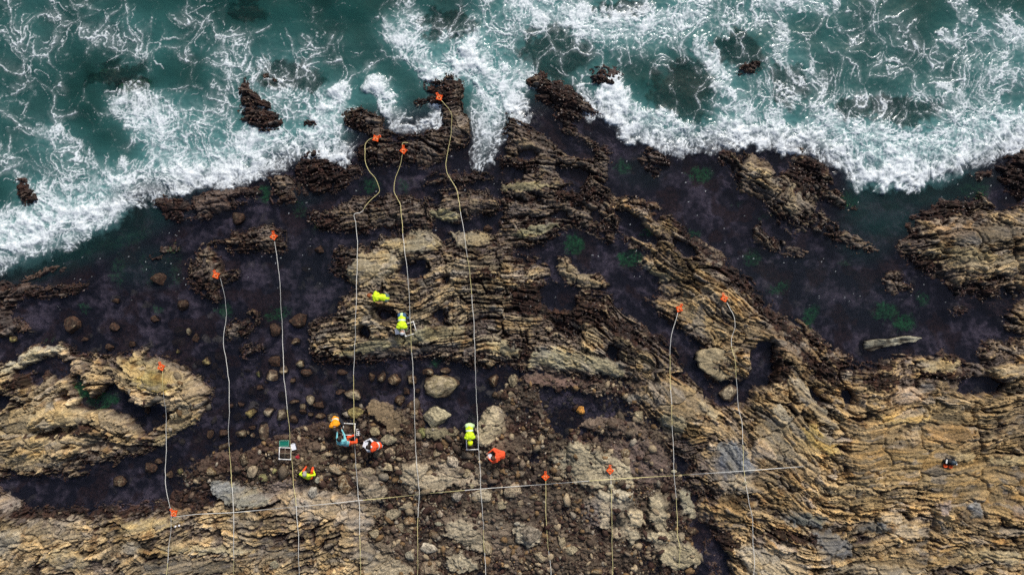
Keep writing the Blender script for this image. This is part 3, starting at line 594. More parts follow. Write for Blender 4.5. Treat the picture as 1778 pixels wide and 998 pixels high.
xs = grid_axis(23.6, .028, 260, 1.08); ys = grid_axis(13.9, .028, 260, 1.08)
XX, YY = np.meshgrid(xs, ys)
HH = np.empty(XX.shape, np.float32); CC3 = np.empty(XX.shape + (3,), np.float32); TURF = np.empty(XX.shape, np.float32); FLT = np.empty(XX.shape, np.float32)
for r0 in range(0, len(ys), 128):
    s_ = slice(r0, r0 + 128)
    h_, c_, inf = shore_height(XX[s_], YY[s_])
    HH[s_] = h_; CC3[s_] = c_; TURF[s_] = inf['turf']; FLT[s_] = inf['flat']
WET = (1 - sstep(.10, .42, HH)) * sstep(.0, .07, HH)
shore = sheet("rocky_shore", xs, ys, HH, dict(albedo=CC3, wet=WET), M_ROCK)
shore["kind"] = "structure"
def ground(x, y):
    """height of the built ground under a point"""
    i = min(max(int(np.searchsorted(xs, x)), 1), len(xs) - 1); j = min(max(int(np.searchsorted(ys, y)), 1), len(ys) - 1)
    fx = (x - xs[i - 1]) / (xs[i] - xs[i - 1]); fy = (y - ys[j - 1]) / (ys[j] - ys[j - 1])
    a = HH[j - 1, i - 1] * (1 - fx) + HH[j - 1, i] * fx; b = HH[j, i - 1] * (1 - fx) + HH[j, i] * fx
    return float(a * (1 - fy) + b * fy)
def ground_max(x, y, r):
    i0, i1 = np.searchsorted(xs, [x - r, x + r]); j0, j1 = np.searchsorted(ys, [y - r, y + r])
    return float(HH[j0:j1 + 1, i0:i1 + 1].max())
def ground_mean(x, y, r):
    i0, i1 = np.searchsorted(xs, [x - r, x + r]); j0, j1 = np.searchsorted(ys, [y - r, y + r])
    return float(HH[j0:j1 + 1, i0:i1 + 1].mean())
# ------------------------------------------------------------------ water: one sheet, waves and foam
# foam cover: strokes (points, width px, amount) and lacy areas (x, y, rx, ry, rot, amount)
SURF = [([(-20,445),(40,415),(100,395),(150,385),(200,360),(250,335),(300,320),(360,315),(420,300),(450,290)], 34, .85),
 ([(-20,420),(60,385),(130,360),(210,325),(300,300),(400,275),(470,260)], 42, .7),
 ([(230,180),(260,220),(290,270),(340,300)], 40, .72),([(450,240),(510,250),(560,262),(610,270)], 26, .85),([(510,255),(560,225),(575,190),(600,170)], 26, .8),([(300,200),(380,240),(430,270)], 40, .55),
 ([(690,60),(740,100),(790,120),(850,110),(900,130)], 30, .72),([(820,60),(830,95),(840,130)], 24, .95),([(745,135),(790,120),(840,125)], 15, 1),([(675,175),(690,210),(720,225),(755,215),(765,195)], 18, .9),([(660,150),(680,185)], 20, .8),
 ([(840,140),(850,200),(845,270),(850,300)], 26, .62),([(870,140),(890,170),(900,220),(930,235)], 18, .75),([(900,205),(940,215),(955,240)], 12, .8),
 ([(1045,190),(1075,220),(1110,245),(1150,262),(1200,272)], 18, 1),([(1055,170),(1090,205),(1150,235),(1210,255)], 32, .85),([(1150,215),(1200,240),(1260,230),(1330,245),(1400,235)], 26, .95),
 ([(1330,262),(1390,245),(1440,260),(1470,295),(1520,312),(1570,312),(1620,290),(1680,262),(1740,245),(1800,225)], 30, 1),([(1440,230),(1500,250),(1570,260),(1640,250),(1720,230),(1800,215)], 38, .85),
 ([(1010,150),(1020,190),(1020,230)], 10, .7),([(900,10),(980,30),(1060,45),(1140,40),(1200,20)], 34, .72),([(1220,70),(1235,110),(1270,160),(1300,200)], 18, .75),([(1355,60),(1380,110),(1385,150),(1350,200),(1345,250)], 16, .7),([(1330,5),(1440,0)], 24, .6),
 ([(1660,0),(1700,50),(1720,90),(1778,130)], 16, .5),([(1640,60),(1680,110),(1740,130),(1800,160)], 12, .55),([(1740,50),(1778,70)], 16, .7),([(1640,150),(1690,190),(1720,200)], 10, .5),
 ([(60,228),(100,230),(130,245),(160,275)], 12, .6),([(30,300),(60,318),(90,350)], 14, .7)]
LACE = [(330,230,110,80,0,.45),(480,150,90,80,0,.5),(500,80,80,40,0,.3),(560,200,60,60,0,.5),(720,60,60,50,0,.5),(850,60,90,70,0,.5),(900,110,70,60,0,.45),(1000,60,110,60,0,.45),(1100,50,120,50,0,.5),(1260,30,100,40,0,.52),(1180,120,60,60,0,.22),(1000,110,60,40,0,.4),
 (1310,150,90,80,0,.42),(1460,200,90,50,0,.4),(1600,200,110,60,0,.48),(1500,60,120,80,0,.28),(1600,120,90,60,0,.3),(1720,110,90,90,0,.4),(1740,190,60,40,0,.45),(200,50,80,50,0,.38),(60,60,80,90,0,.3),(240,95,70,30,0,.32),(50,200,80,80,0,.26),(80,280,90,60,0,.38),(330,60,60,60,0,.28),(410,110,50,60,0,.4),(130,310,90,40,10,.45),(600,110,70,60,0,.25),(1430,120,80,60,0,.32),(850,200,40,90,0,.45),(1200,200,90,40,0,.3)]
DENS = np.full((RH, RW), .10, np.float32)
for x, y, rx, ry, rot, a in LACE:
    DENS = np.maximum(DENS, .86 * a * blob(x, y, rx, ry, rot))
def stroke(pts, w):
    d2 = np.full(RX.shape, 1e9, np.float32)
    for (ax, ay), (bx, by) in zip(pts[:-1], pts[1:]):
        ex, ey = bx - ax, by - ay
        t = np.clip(((RX - ax) * ex + (RY - ay) * ey) / (ex * ex + ey * ey), 0, 1)
        d2 = np.minimum(d2, (RX - ax - t * ex) ** 2 + (RY - ay - t * ey) ** 2)
    return 1 - sstep(.35, 1.35, np.sqrt(d2) / w)
BREAK = np.zeros((RH, RW), np.float32)
for pts, w, a in SURF:
    s_ = stroke(pts, w)
    DENS = np.maximum(DENS, a * s_ ** .8)
    if a >= .8: BREAK = np.maximum(BREAK, a * s_)
SEAM = np.zeros((RH, RW), np.float32)
sl, d = sdf(SEA, 120)
SEAM[sl] = sstep(-8, 8, d)
SEAD = np.zeros((RH, RW), np.float32); SEAD[sl] = sstep(-5, 90, d)
DENS *= np.clip(SEAM, 0, 1)
MILK = blur(DENS, 9)

ysw = np.concatenate([np.arange(-14.2, -1.0, .10), np.arange(-1.0, 13.9, .03)]).astype(np.float32)
tail = ys[ys > 13.95]
ysw = np.concatenate([ys[ys < -14.3][::2], ysw, tail]).astype(np.float32)
xw = grid_axis(23.6, .03, 260, 1.08)
XW, YW = np.meshgrid(xw, ysw)
def water_fields(x, y):
    px, py = x * PPM + 889, 499 - y * PPM
    a1, a2 = fbm(x * .55, y * .55, 201, 2), fbm(x * .55, y * .55, 202, 2)
    b1_, b2_ = perlin(x * 1.9, y * 1.9, 203), perlin(x * 1.9, y * 1.9, 204)
    c1, c2 = perlin(x * 5, y * 5, 205), perlin(x * 5, y * 5, 206)
    qx, qy = px + 14 * a1 + 9 * b1_ + 5 * c1, py + 14 * a2 + 9 * b2_ + 5 * c2
    n11x, n11y = perlin(x * 11, y * 11, 228), perlin(x * 11, y * 11, 229)
    sea = sample(SEAM, px + 9 * b1_ + 7 * c1 + 4 * n11x, py + 9 * b2_ + 7 * c2 + 4 * n11y)
    den = sample(DENS, qx, qy) * (1 - .35 * sample(SHAL, qx, qy)) * (.75 + .5 * np.clip(.5 + a2, 0, 1))
    milk = sample(MILK, px, py); brk = sample(BREAK, qx, qy); deep = sample(SEAD, px, py)
    x1, y1 = x + .65 * a1 + .13 * b1_ + .035 * c1, y + .65 * a2 + .13 * b2_ + .035 * c2
    # foam strings: ridges of twisted noise and the walls of bubbles
    r1 = 1 - np.abs(perlin(x1 * .80, y1 * .90, 210)) * 1.6
    r2 = 1 - np.abs(perlin(x1 * 1.9 + 7, y1 * 2.1, 211)) * 1.6
    r3 = 1 - np.abs(perlin(x1 * 4.2, y1 * 4.4 + 3, 212)) * 1.6
    x2, y2 = x1 + .065 * c2 + .040 * perlin(x * 11, y * 11, 218), y1 + .065 * c1 + .040 * perlin(x * 11, y * 11, 219)
    va1, va2, _ = voronoi(x2 * 1.6, y2 * 1.2, 214)
    vb1, vb2, _ = voronoi(x2 * 3.4 + 5, y2 * 2.7, 221)
    vc1, vc2, _ = voronoi(x2 * 6.3 + 2, y2 * 6.9, 222)
    vL1, vL2, _ = voronoi(x2 * .70 + 9, y2 * .62, 225)
    d = np.clip(den, 0, 1)
    th = np.clip(.75 + 1.1 * perlin(x * 1.3, y * 1.3, 223), .12, 1.8)          # strings swell and thin out
    th2 = np.clip(.8 + 1.2 * perlin(x * 3.1, y * 3.1, 224), .08, 1.9)
    def line(r, w):
        return sstep(1 - w, 1 - w * .30, r)
    def wall(a, b, w):
        return np.exp(-((b - a) / w) ** 2)
    fo = .7 * line(r1, .02 + .14 * d * th) * sstep(.05, .2, d) * np.clip(th - .1, 0, 1)
    fo = np.maximum(fo, wall(vL1, vL2, .010 + .085 * d * th2) * sstep(.05, .2, d) * np.clip(.25 + .8 * th, 0, 1))
    fo = np.maximum(fo, .95 * wall(va1, va2, .015 + .15 * d * th2) * sstep(.14, .34, d) * np.clip(.35 + th * .7, 0, 1))
    fo = np.maximum(fo, .90 * wall(vb1, vb2, .02 + .25 * d * th2) * sstep(.24, .5, d) * np.clip(.35 + .7 * th, 0, 1))
    fo = np.maximum(fo, .55 * wall(vc1, vc2, .02 + .26 * d) * sstep(.40, .7, d) * np.clip(th2, 0, 1))
    grain = perlin(x * 9, y * 9, 226) + .6 * perlin(x * 19, y * 19, 227)
    fo = fo * sstep(-.45, .25, grain + 1.1 * fo - .55 + .5 * d)
    fo = np.maximum(fo, .75 * sstep(.35, .6, grain) * sstep(.05, .4, fo + .25 * d * th) * sstep(.1, .3, d))
    halo = .20 * wall(vL1, vL2, .16) * sstep(.06, .25, d) * np.clip(th, 0, 1) + .16 * wall(va1, va2, .30) * sstep(.16, .4, d)
    fo = 1 - (1 - fo) * (1 - halo * np.clip(.7 + .6 * c1, 0, 1))
    haze = .26 * sstep(.28, .75, d) * np.clip(.5 + .8 * b1_ + .5 * (r2 - .5), 0, 1)
    fo = 1 - (1 - fo) * (1 - haze)
    fill = sstep(.88, 1.40, d + .42 * b1_ + .12 * c1 + .34 * (r2 - .5) + .22 * (r3 - .5) + .25 * a2)
    fo = np.clip(1 - (1 - fo) * (1 - .93 * fill), 0, 1)
    # stray bubbles on the quiet water behind the surf
    s1, _, sid = voronoi(x * 7, y * 7, 216)
    fl = .8 * (s1 < .15) * (sid > .96) * sstep(.1, .5, sample(MILK, px, py + 0) * 0 + np.clip(1 - np.abs(py - 330) / 260, 0, 1)) * .55
    fo = np.maximum(fo, fl * sstep(.15, .5, perlin(x * .6, y * .6, 217) + .25))
    z = .03 * sea * a1 + .035 * deep * fbm(x * .5, y * .8, 220, 2) + .12 * brk * sea * (.5 + .6 * b1_ + .06 * c1) + .035 * fo * sea + .03 * milk * c1 * sea
    shal = sample(SHAL, qx, qy); shal = sstep(.10, .85, shal + .30 * b1_ * (shal > .02) + .22 * c1 * (shal > .02))
    turb_sky_veil = np.clip(.16 * (1 - deep) + (.66 * deep * (.9 + .3 * a1) + .70 * milk * sea + .1 * d) * (1 - .52 * shal) * (1 - .6 * np.clip(sample(GREENM, px, py), 0, 1)) + sample(TEAL, px, py), 0, .93)  # sea turbidity, plus a thin painted sky-reflection veil over the sheltered water
    return z + .0, fo, turb_sky_veil, np.clip(milk * 1.5 * sea * (1 - .5 * shal), 0, 1), deep * (1 - .6 * shal)
ZW = np.empty(XW.shape, np.float32); FO = ZW.copy(); TU = ZW.copy(); MK = ZW.copy(); DP = ZW.copy()
for r0 in range(0, len(ysw), 128):
    s_ = slice(r0, r0 + 128)
    ZW[s_], FO[s_], TU[s_], MK[s_], DP[s_] = water_fields(XW[s_], YW[s_])
TLN = np.clip(np.maximum(1.8 * sample(TEAL, XW * PPM + 889, 499 - YW * PPM), 1.3 * sample(SEAD, XW * PPM + 889, 499 - YW * PPM)), 0, 1)
def water_material():
    m, nt, p, out = nodes("sea_water")
    L = nt.links
    nt.nodes.remove(p)
    fo = N(nt, "ShaderNodeAttribute", attribute_name="foam").outputs["Fac"]
    tu = N(nt, "ShaderNodeAttribute", attribute_name="turbid_sky_veil").outputs["Fac"]
    mk = N(nt, "ShaderNodeAttribute", attribute_name="milk").outputs["Fac"]
    dp = N(nt, "ShaderNodeAttribute", attribute_name="deep").outputs["Fac"]
    tl = N(nt, "ShaderNodeAttribute", attribute_name="tealness").outputs["Fac"]
    geo = N(nt, "ShaderNodeNewGeometry")
    n1 = N(nt, "ShaderNodeTexNoise", Scale=14.0, Detail=5.0, Roughness=.65); L.new(geo.outputs["Position"], n1.inputs["Vector"])
    n2 = N(nt, "ShaderNodeTexNoise", Scale=.55, Detail=3.0); L.new(geo.outputs["Position"], n2.inputs["Vector"])
    n3 = N(nt, "ShaderNodeTexNoise", Scale=5.0, Detail=3.0); L.new(geo.outputs["Position"], n3.inputs["Vector"])
    teal = mixc(nt, mapr(nt, n2.outputs[0], .38, .62), (.0012, .029, .021), (.0028, .052, .044))
    teal = mixc(nt, mk, teal, (.085, .235, .24))
    teal = mixc(nt, math_node(nt, 'MAXIMUM', dp, tl), (.027, .028, .042), teal)  # pools: bluish veil of reflected sky put into the diffuse colour
    tint = mixc(nt, dp, (.82, .84, .93), (.30, .72, .66))
    tr = N(nt, "ShaderNodeBsdfTransparent"); L.new(tint, tr.inputs[0])
    df = N(nt, "ShaderNodeBsdfDiffuse"); L.new(teal, df.inputs[0])
    body = N(nt, "ShaderNodeMixShader"); L.new(tu, body.inputs[0]); L.new(tr.outputs[0], body.inputs[1]); L.new(df.outputs[0], body.inputs[2])
    gl = N(nt, "ShaderNodeBsdfGlossy", Roughness=.12)
    bp = N(nt, "ShaderNodeBump", Strength=.2, Distance=.02); L.new(n3.outputs[0], bp.inputs["Height"]); L.new(bp.outputs[0], gl.inputs["Normal"])
    fr = N(nt, "ShaderNodeFresnel", IOR=1.33)
    surf = N(nt, "ShaderNodeMixShader"); L.new(fr.outputs[0], surf.inputs[0]); L.new(body.outputs[0], surf.inputs[1]); L.new(gl.outputs[0], surf.inputs[2])
    fd = N(nt, "ShaderNodeBsdfDiffuse", Color=(.80, .86, .90, 1))
    bf = N(nt, "ShaderNodeBump", Strength=.3, Distance=.04); L.new(math_node(nt, 'ADD', n1.outputs[0], fo), bf.inputs["Height"]); L.new(bf.outputs[0], fd.inputs["Normal"])
    ff = math_node(nt, 'MULTIPLY', fo, mapr(nt, n1.outputs[0], .34, .58, .55, 1.1), clamp=True)
    mx = N(nt, "ShaderNodeMixShader"); L.new(ff, mx.inputs[0]); L.new(surf.outputs[0], mx.inputs[1]); L.new(fd.outputs[0], mx.inputs[2])
    L.new(mx.outputs[0], out.inputs[0])
    return m
water = sheet("sea_water", xw, ysw, ZW, dict(foam=FO, turbid_sky_veil=TU, milk=MK, deep=DP, tealness=TLN), water_material())
water["kind"] = "structure"
# ------------------------------------------------------------------ objects
def thing(name, label, cat, loc=(0, 0, 0), rz=0.0, group=None):
    o = bpy.data.objects.new(name, None); COL.objects.link(o)
    o.location = loc; o.rotation_euler = (0, 0, rz); o.empty_display_size = .1
    tag(o, label, cat, group); return o
def tag(o, label, cat, group=None, kind=None):
    o["label"] = label; o["category"] = cat
    if group: o["group"] = group
    if kind: o["kind"] = kind
    return o
def mesh_obj(name, verts, faces, mats, parent=None, midx=None, smooth=True):
    me = bpy.data.meshes.new(name)
    me.from_pydata([tuple(v) for v in verts], [], [tuple(f) for f in faces])
    for m in (mats if isinstance(mats, (list, tuple)) else [mats]): me.materials.append(m)
    if midx is not None: me.polygons.foreach_set("material_index", np.asarray(midx, np.int32))
    me.polygons.foreach_set("use_smooth", np.full(len(me.polygons), smooth))
    me.update()
    o = bpy.data.objects.new(name, me); COL.objects.link(o)
    if parent: o.parent = parent
    return o
def bm_obj(name, bm, mats, parent=None, smooth=False):
    me = bpy.data.meshes.new(name); bm.to_mesh(me); bm.free()
    for m in (mats if isinstance(mats, (list, tuple)) else [mats]): me.materials.append(m)
    me.polygons.foreach_set("use_smooth", np.full(len(me.polygons), smooth)); me.update()
    o = bpy.data.objects.new(name, me); COL.objects.link(o)
    if parent: o.parent = parent
    return o
def box(bm, c, s, rot=None, bevel=0):
    M = Matrix.Translation(c) @ (rot.to_4x4() if rot else Matrix.Identity(4)) @ Matrix.Diagonal((*s, 1))
    r = bmesh.ops.create_cube(bm, size=1.0, matrix=M)
    if bevel:
        es = list({e for v in r['verts'] for e in v.link_edges})
        bmesh.ops.bevel(bm, geom=es, offset=bevel, segments=2, affect='EDGES')
def rod(bm, a, b, r, n=10, r2=None):
    a, b = Vector(a), Vector(b); d = b - a
    M = Matrix.Translation((a + b) / 2) @ d.to_track_quat('Z', 'Y').to_matrix().to_4x4()
    bmesh.ops.create_cone(bm, cap_ends=True, segments=n, radius1=r, radius2=r if r2 is None else r2, depth=d.length, matrix=M)
def ball(bm, c, r, sub=2, s=(1, 1, 1)):
    bmesh.ops.create_icosphere(bm, subdivisions=sub, radius=r, matrix=Matrix.Translation(c) @ Matrix.Diagonal((*s, 1)))
def plain(name, col, rough=.7, var=.12, scale=18.0, spec=.3):
    """matt surface with a little wear and bump"""
    m, nt, p, out = nodes(name)
    L = nt.links
    tc = N(nt, "ShaderNodeTexCoord")
    n = N(nt, "ShaderNodeTexNoise", Scale=scale, Detail=4.0); L.new(tc.outputs["Object"], n.inputs["Vector"])
    sc = N(nt, "ShaderNodeVectorMath", operation='SCALE'); sc.inputs[0].default_value = col
    L.new(mapr(nt, n.outputs[0], .3, .7, 1 - var, 1 + var), sc.inputs["Scale"])
    L.new(sc.outputs[0], p.inputs["Base Color"])
    p.inputs["Roughness"].default_value = rough; p.inputs["Specular IOR Level"].default_value = spec
    b = N(nt, "ShaderNodeBump", Strength=.3, Distance=.01); L.new(n.outputs[0], b.inputs["Height"]); L.new(b.outputs[0], p.inputs["Normal"])
    return m

# ---- boulders ---------------------------------------------------------
_bm = bmesh.new(); bmesh.ops.create_icosphere(_bm, subdivisions=4, radius=1); _bm.verts.ensure_lookup_table()
ICO4 = (np.array([v.co for v in _bm.verts], np.float32), [[v.index for v in f.verts] for f in _bm.faces]); _bm.free()
_bm = bmesh.new(); bmesh.ops.create_icosphere(_bm, subdivisions=1, radius=1); _bm.verts.ensure_lookup_table()
ICO1 = (np.array([v.co for v in _bm.verts], np.float32), np.array([[v.index for v in f.verts] for f in _bm.faces])); _bm.free()
def n3(p, f, seed):
    return (perlin(p[:, 0] * f + 3.1, p[:, 1] * f + seed, seed) + perlin(p[:, 1] * f - 7.7, p[:, 2] * f + 1.3 * seed, seed + 1) + perlin(p[:, 2] * f + 5.5, p[:, 0] * f - seed, seed + 2)) * .6
BTYPE = {'t': ((.30, .24, .15), .25), 'o': ((.19, .115, .05), .45), 'k': ((.075, .042, .026), .9), 'g': ((.25, .205, .14), .15), 'y': ((.22, .20, .085), .2), 'b': ((.50, .24, .055), .1), 'p': ((.33, .28, .20), .1)}
BWORD = {'t': 'tan', 'o': 'ochre-brown', 'k': 'weedy dark', 'g': 'grey', 'y': 'yellowish', 'b': 'bright orange', 'p': 'pale sandy'}
BL = [l.split(',') for l in """473,652,13,11,0,t;492,642,9,11,0,t;522,631,9,9,0,t;508,661,6,7,0,o;478,626,12,11,0,k;531,647,16,8,-8,k;515,592,8,8,0,o;478,574,12,14,0,k;520,555,18,15,0,k;555,432,10,9,0,k;531,468,10,6,0,s
466,715,10,10,0,t;489,720,10,11,0,t;510,727,9,10,0,o;457,750,11,18,0,t;539,695,9,10,0,t;526,706,7,7,0,t;555,704,14,8,0,k;615,683,19,11,-15,t;589,680,11,6,20,k;617,716,16,11,0,y;578,727,13,10,0,t;555,723,11,7,0,o
645,655,8,10,0,o;662,655,9,12,0,o;685,658,13,12,0,o;715,660,12,11,0,o;743,646,13,10,0,o;774,643,10,6,0,o;767,672,32,22,-5,t;695,694,10,11,0,o;706,680,8,8,0,k;718,702,13,10,0,o;725,678,5,5,0,o;755,722,24,22,-30,p
676,762,15,10,-5,t;657,783,10,14,-20,g;676,783,9,8,0,g;632,787,8,9,0,k;711,790,10,9,0,k;709,744,11,10,0,k;718,716,9,6,0,o;731,736,8,7,0,o;759,787,10,8,15,t;787,802,11,11,0,p;771,792,8,7,0,k;811,822,8,9,0,t
673,812,9,8,0,p;641,817,13,10,0,t;618,808,12,8,20,t;582,814,15,10,-5,t;600,840,17,17,0,o;630,837,11,11,0,g;836,861,23,13,0,p;794,862,11,9,0,g;818,844,5,5,0,t;890,851,16,14,0,t;870,876,9,8,0,t
683,893,15,11,15,t;704,878,14,10,10,t;712,905,12,10,15,o;701,916,18,10,-25,t;751,927,9,8,0,o;745,985,17,14,10,t;745,951,16,10,-20,p;760,976,6,6,0,t;476,979,8,7,0,t;857,660,12,12,0,o;892,661,10,12,0,g;850,630,11,8,0,o;860,685,7,6,0,o;876,687,8,8,0,k
468,804,10,8,0,k;457,829,9,7,0,y;562,792,5,9,0,g;1008,711,8,8,0,b;1109,722,9,9,0,g;1003,750,6,5,0,t;940,760,6,6,0,t;911,753,6,9,0,g;954,748,7,6,0,o;1086,785,10,9,-10,o
974,939,8,13,-5,t;992,955,13,8,15,g;940,966,13,9,-10,t;956,988,10,7,0,t;938,991,8,5,0,t;905,972,8,7,0,o;1037,992,11,6,0,o;921,925,20,18,0,g;1202,920,13,8,-10,o;1184,932,8,9,0,t;904,872,6,6,0,t;947,858,6,6,0,o
1265,683,19,17,0,t;1281,702,10,7,0,t;209,835,13,11,0,o;261,811,13,10,0,k;275,800,10,7,0,o;295,823,9,8,0,o;314,818,6,6,0,y;365,753,7,10,0,o;388,751,10,9,0,k;419,753,12,9,0,t;437,716,10,10,0,y;391,721,7,7,0,s;409,725,8,9,0,s;435,681,6,6,0,s;438,743,7,5,0,k
423,799,9,13,0,k;436,817,12,11,0,t;365,818,10,9,0,o;388,816,6,5,0,k;345,820,12,6,15,k;358,626,9,9,0,y;342,632,6,6,0,s;370,637,7,7,0,s;309,577,11,10,0,s;328,576,6,7,0,g;302,595,6,7,0,s;340,586,7,8,0,k;230,597,7,5,0,k;191,604,8,8,0,k;147,588,8,6,0,k
276,485,16,12,10,k;316,531,12,11,0,k;127,562,15,18,0,k;200,568,11,9,0,k;269,554,8,7,0,k;415,379,11,13,0,k;202,523,8,6,0,k;23,589,8,6,0,y;848,397,9,7,0,k;449,649,5,6,0,y;594,646,10,6,0,k;255,712,7,9,0,k;268,737,9,8,0,s;288,722,7,7,0,k;279,748,8,6,0,s
704,731,6,4,0,o;739,772,6,5,0,p;727,772,5,6,0,k;790,750,8,10,0,g;684,794,5,5,0,g;734,750,10,10,0,y;716,767,6,5,0,t;650,750,10,9,0,g;694,783,8,14,-15,k;725,863,8,5,0,p;650,925,10,9,0,t;763,909,9,4,0,p;765,891,7,6,0,g;757,874,4,6,20,p;712,963,9,10,0,g;779,985,4,3,0,p;758,994,9,5,0,t;773,937,5,3,10,t;847,951,9,13,0,t;914,994,8,4,0,o;903,995,6,4,0,t;853,994,8,5,0,o;1009,995,5,4,0,p;955,914,4,3,0,t;898,908,6,4,0,p;927,862,9,5,0,o
452,673,7,6,0,k;431,750,4,4,0,t;440,755,5,5,0,t;402,704,5,5,0,k;418,702,8,6,0,k;424,726,6,5,0,s;489,690,9,10,0,s;510,698,11,5,5,o;526,714,7,6,0,k;539,719,6,5,0,o;428,644,7,4,0,s;390,774,16,5,20,t;440,797,4,5,0,s;477,817,6,5,40,y;470,825,3,4,0,t;470,785,7,5,0,o;524,870,4,3,0,p;550,833,5,6,0,p;543,854,9,10,0,p;480,783,4,4,0,o;428,824,5,7,0,k;326,624,7,5,0,s;380,645,6,8,0,s;368,655,7,7,0,s;310,610,4,4,0,y;379,619,10,8,0,s""".replace('\n', ';').split(';')]
LANDMARK = [("the white frame by the tray", 495, 787), ("the green tray", 494, 769), ("the amber-vested person", 580, 735), ("the light blue topped person", 592, 765), ("the clipboard holder in orange", 648, 774), ("the grey-capped person", 530, 828), ("the lime-hooded person", 816, 753), ("the crouching orange-jacketed person", 864, 793),
 ("the bending auburn-haired person", 656, 514), ("the person in jeans", 699, 562), ("the arched rock's lower reel", 376, 478), ("the left folded rock's reel", 281, 637), ("the left baseline reel", 302, 890), ("the reel on black mussels", 947, 827), ("the pale flat slab's reel", 1059, 816), ("the pointed ridge's reel", 1179, 536), ("the six-square white board", 623, 750), ("the black bag", 1646, 802)]
def octant(dx, dy):
    a = math.degrees(math.atan2(-dy, dx)) % 360
    return ["right of", "up and right of", "above", "up and left of", "left of", "down and left of", "below", "down and right of"][int((a + 22.5) // 45) % 8]
boulders = []
for i, b in enumerate(BL):
    px, py, rx, ry, rot = [float(v) for v in b[:5]]; ty = b[5].strip()
    boulders.append(dict(px=px, py=py, rx=rx, ry=ry, rot=rot, ty=ty))
for b in boulders:
    sz = "large" if max(b['rx'], b['ry']) >= 15 else "medium" if max(b['rx'], b['ry']) >= 10 else "small"
    b['desc'] = f"{sz} " + ("olive drowned" if b['ty'] == 's' else BWORD[b['ty']]) + (" cobble" if max(b['rx'], b['ry']) < 8 else " boulder")
RANK = ["nearest", "second nearest", "third nearest", "fourth nearest", "fifth nearest"]
for b in boulders:
    best = None
    for name, lx, ly in LANDMARK:
        o = octant(b['px'] - lx, b['py'] - ly)
        same = sorted((math.hypot(c['px'] - lx, c['py'] - ly), id(c)) for c in boulders if c['desc'] == b['desc'] and octant(c['px'] - lx, c['py'] - ly) == o)
        k = [s[1] for s in same].index(id(b))
        if k > 4: continue
        cost = same[k][0] + 45 * k
        if best is None or cost < best[0]: best = (cost, f"{RANK[k]} {b['desc']} {o} {name}")
    b['label'] = best[1] if best else b['desc'] + " among the cobbles of the flat"
def make_boulder(i, b):
    rng = np.random.default_rng(100 + i)
    v = ICO4[0].copy()
    sd = 300 + 7 * i
    v = v * (1 + .20 * n3(v, 1.1, sd) + .06 * n3(v, 2.7, sd + 3))[:, None]
    for _ in range(13):
        n = rng.normal(size=3); n /= np.linalg.norm(n); d = rng.uniform(.55, .90)
        v -= np.clip(v @ n - d, 0, None)[:, None] * n * .96
    barn = n3(v, 6.5, sd + 5)
    v = v * (1 + .07 * n3(v, 4.0, sd + 7) + .045 * barn)[:, None]
    ext = np.abs(v).max(0); v /= ext
    rx, ry = b['rx'] / PPM, b['ry'] / PPM
    rz = (.52 + .2 * rng.random()) * min(rx, ry) * (.62 if max(rx, ry) > .4 else 1)
    sub = b['ty'] == 's'
    x0, y0 = ref(b['px'], b['py'])
    g = ground_mean(x0, y0, .6 * min(rx, ry))
    cz = max(g + .30 * rz, .05 - .35 * rz) if not sub else -rz - .02
    if not sub and g < -.05: rz = max(rz, (.10 + .5 * min(rx, ry) - g) * .55); cz = g + .8 * rz * .9
    x0, y0 = at(b['px'], b['py'], max(cz, 0))
    c, s = math.cos(R(b['rot'])), math.sin(R(b['rot']))
    w = v * np.array([rx, ry, rz], np.float32)
    w = np.stack([w[:, 0] * c - w[:, 1] * s, w[:, 0] * s + w[:, 1] * c, w[:, 2]], 1)
    base, kf = BTYPE['y' if sub else b['ty']]
    base = np.array(base) * (.8 + .4 * rng.random()) * np.array([1 + .07 * rng.normal(), 1, 1 + .08 * rng.normal()]).clip(.75, 1.25)
    if sub: base = base * .55
    tone = np.clip(1 + .55 * n3(v, 1.7, sd + 9) + 1.0 * n3(v, 6.5, sd + 11) + .5 * barn, .15, 2.6)
    col = base[None] * tone[:, None]
    # barnacle crust: cream grains on dark stone
    if b['ty'] in 'tok':
        gr = n3(v, 8.5, sd + 17) + .5 * n3(v, 15, sd + 19) + .5 * v[:, 2] - .25 + {'t': .25, 'o': .05, 'k': -.15}[b['ty']]
        col = lerp(col * .62, np.array([.46, .38, .25]) * (.8 + .3 * barn[:, None]), (.85 * sstep(.12, .42, gr))[:, None])
    hz = w[:, 2] + cz + .10 * n3(v, 2.2, sd + 13) - kf * .25
    tf = (1 - sstep(-.03, .14, hz)) * (0 if b['ty'] in 'pb' else .9)
    tc = lerp(np.array([.012, .007, .006]), np.array([.07, .034, .02]), np.clip(.4 + .9 * n3(v, 4.0, sd + 15), 0, 1)[:, None])
    col = lerp(col, tc, tf[:, None])
    me = bpy.data.meshes.new("boulder")
    me.from_pydata(w.tolist(), [], ICO4[1])
    a = me.attributes.new("albedo", 'FLOAT_COLOR', 'POINT'); a.data.foreach_set("color", np.concatenate([col, np.ones((len(col), 1))], 1).astype(np.float32).ravel())
    a = me.attributes.new("wet", 'FLOAT', 'POINT'); a.data.foreach_set("value", np.full(len(col), .8 if b['ty'] in 'to' else .4, np.float32))
    me.polygons.foreach_set("use_smooth", np.ones(len(me.polygons), bool)); me.materials.append(M_ROCK)
    o = bpy.data.objects.new("boulder" if max(b['rx'], b['ry']) >= 8 else "cobble", me); COL.objects.link(o)
    o.location = (x0, y0, cz)
    tag(o, b['label'], "boulder", "boulders strewn over the gravel flat and shallow channel")
    b['top'] = cz + rz
    return o
for i, b in enumerate(boulders): make_boulder(i, b)

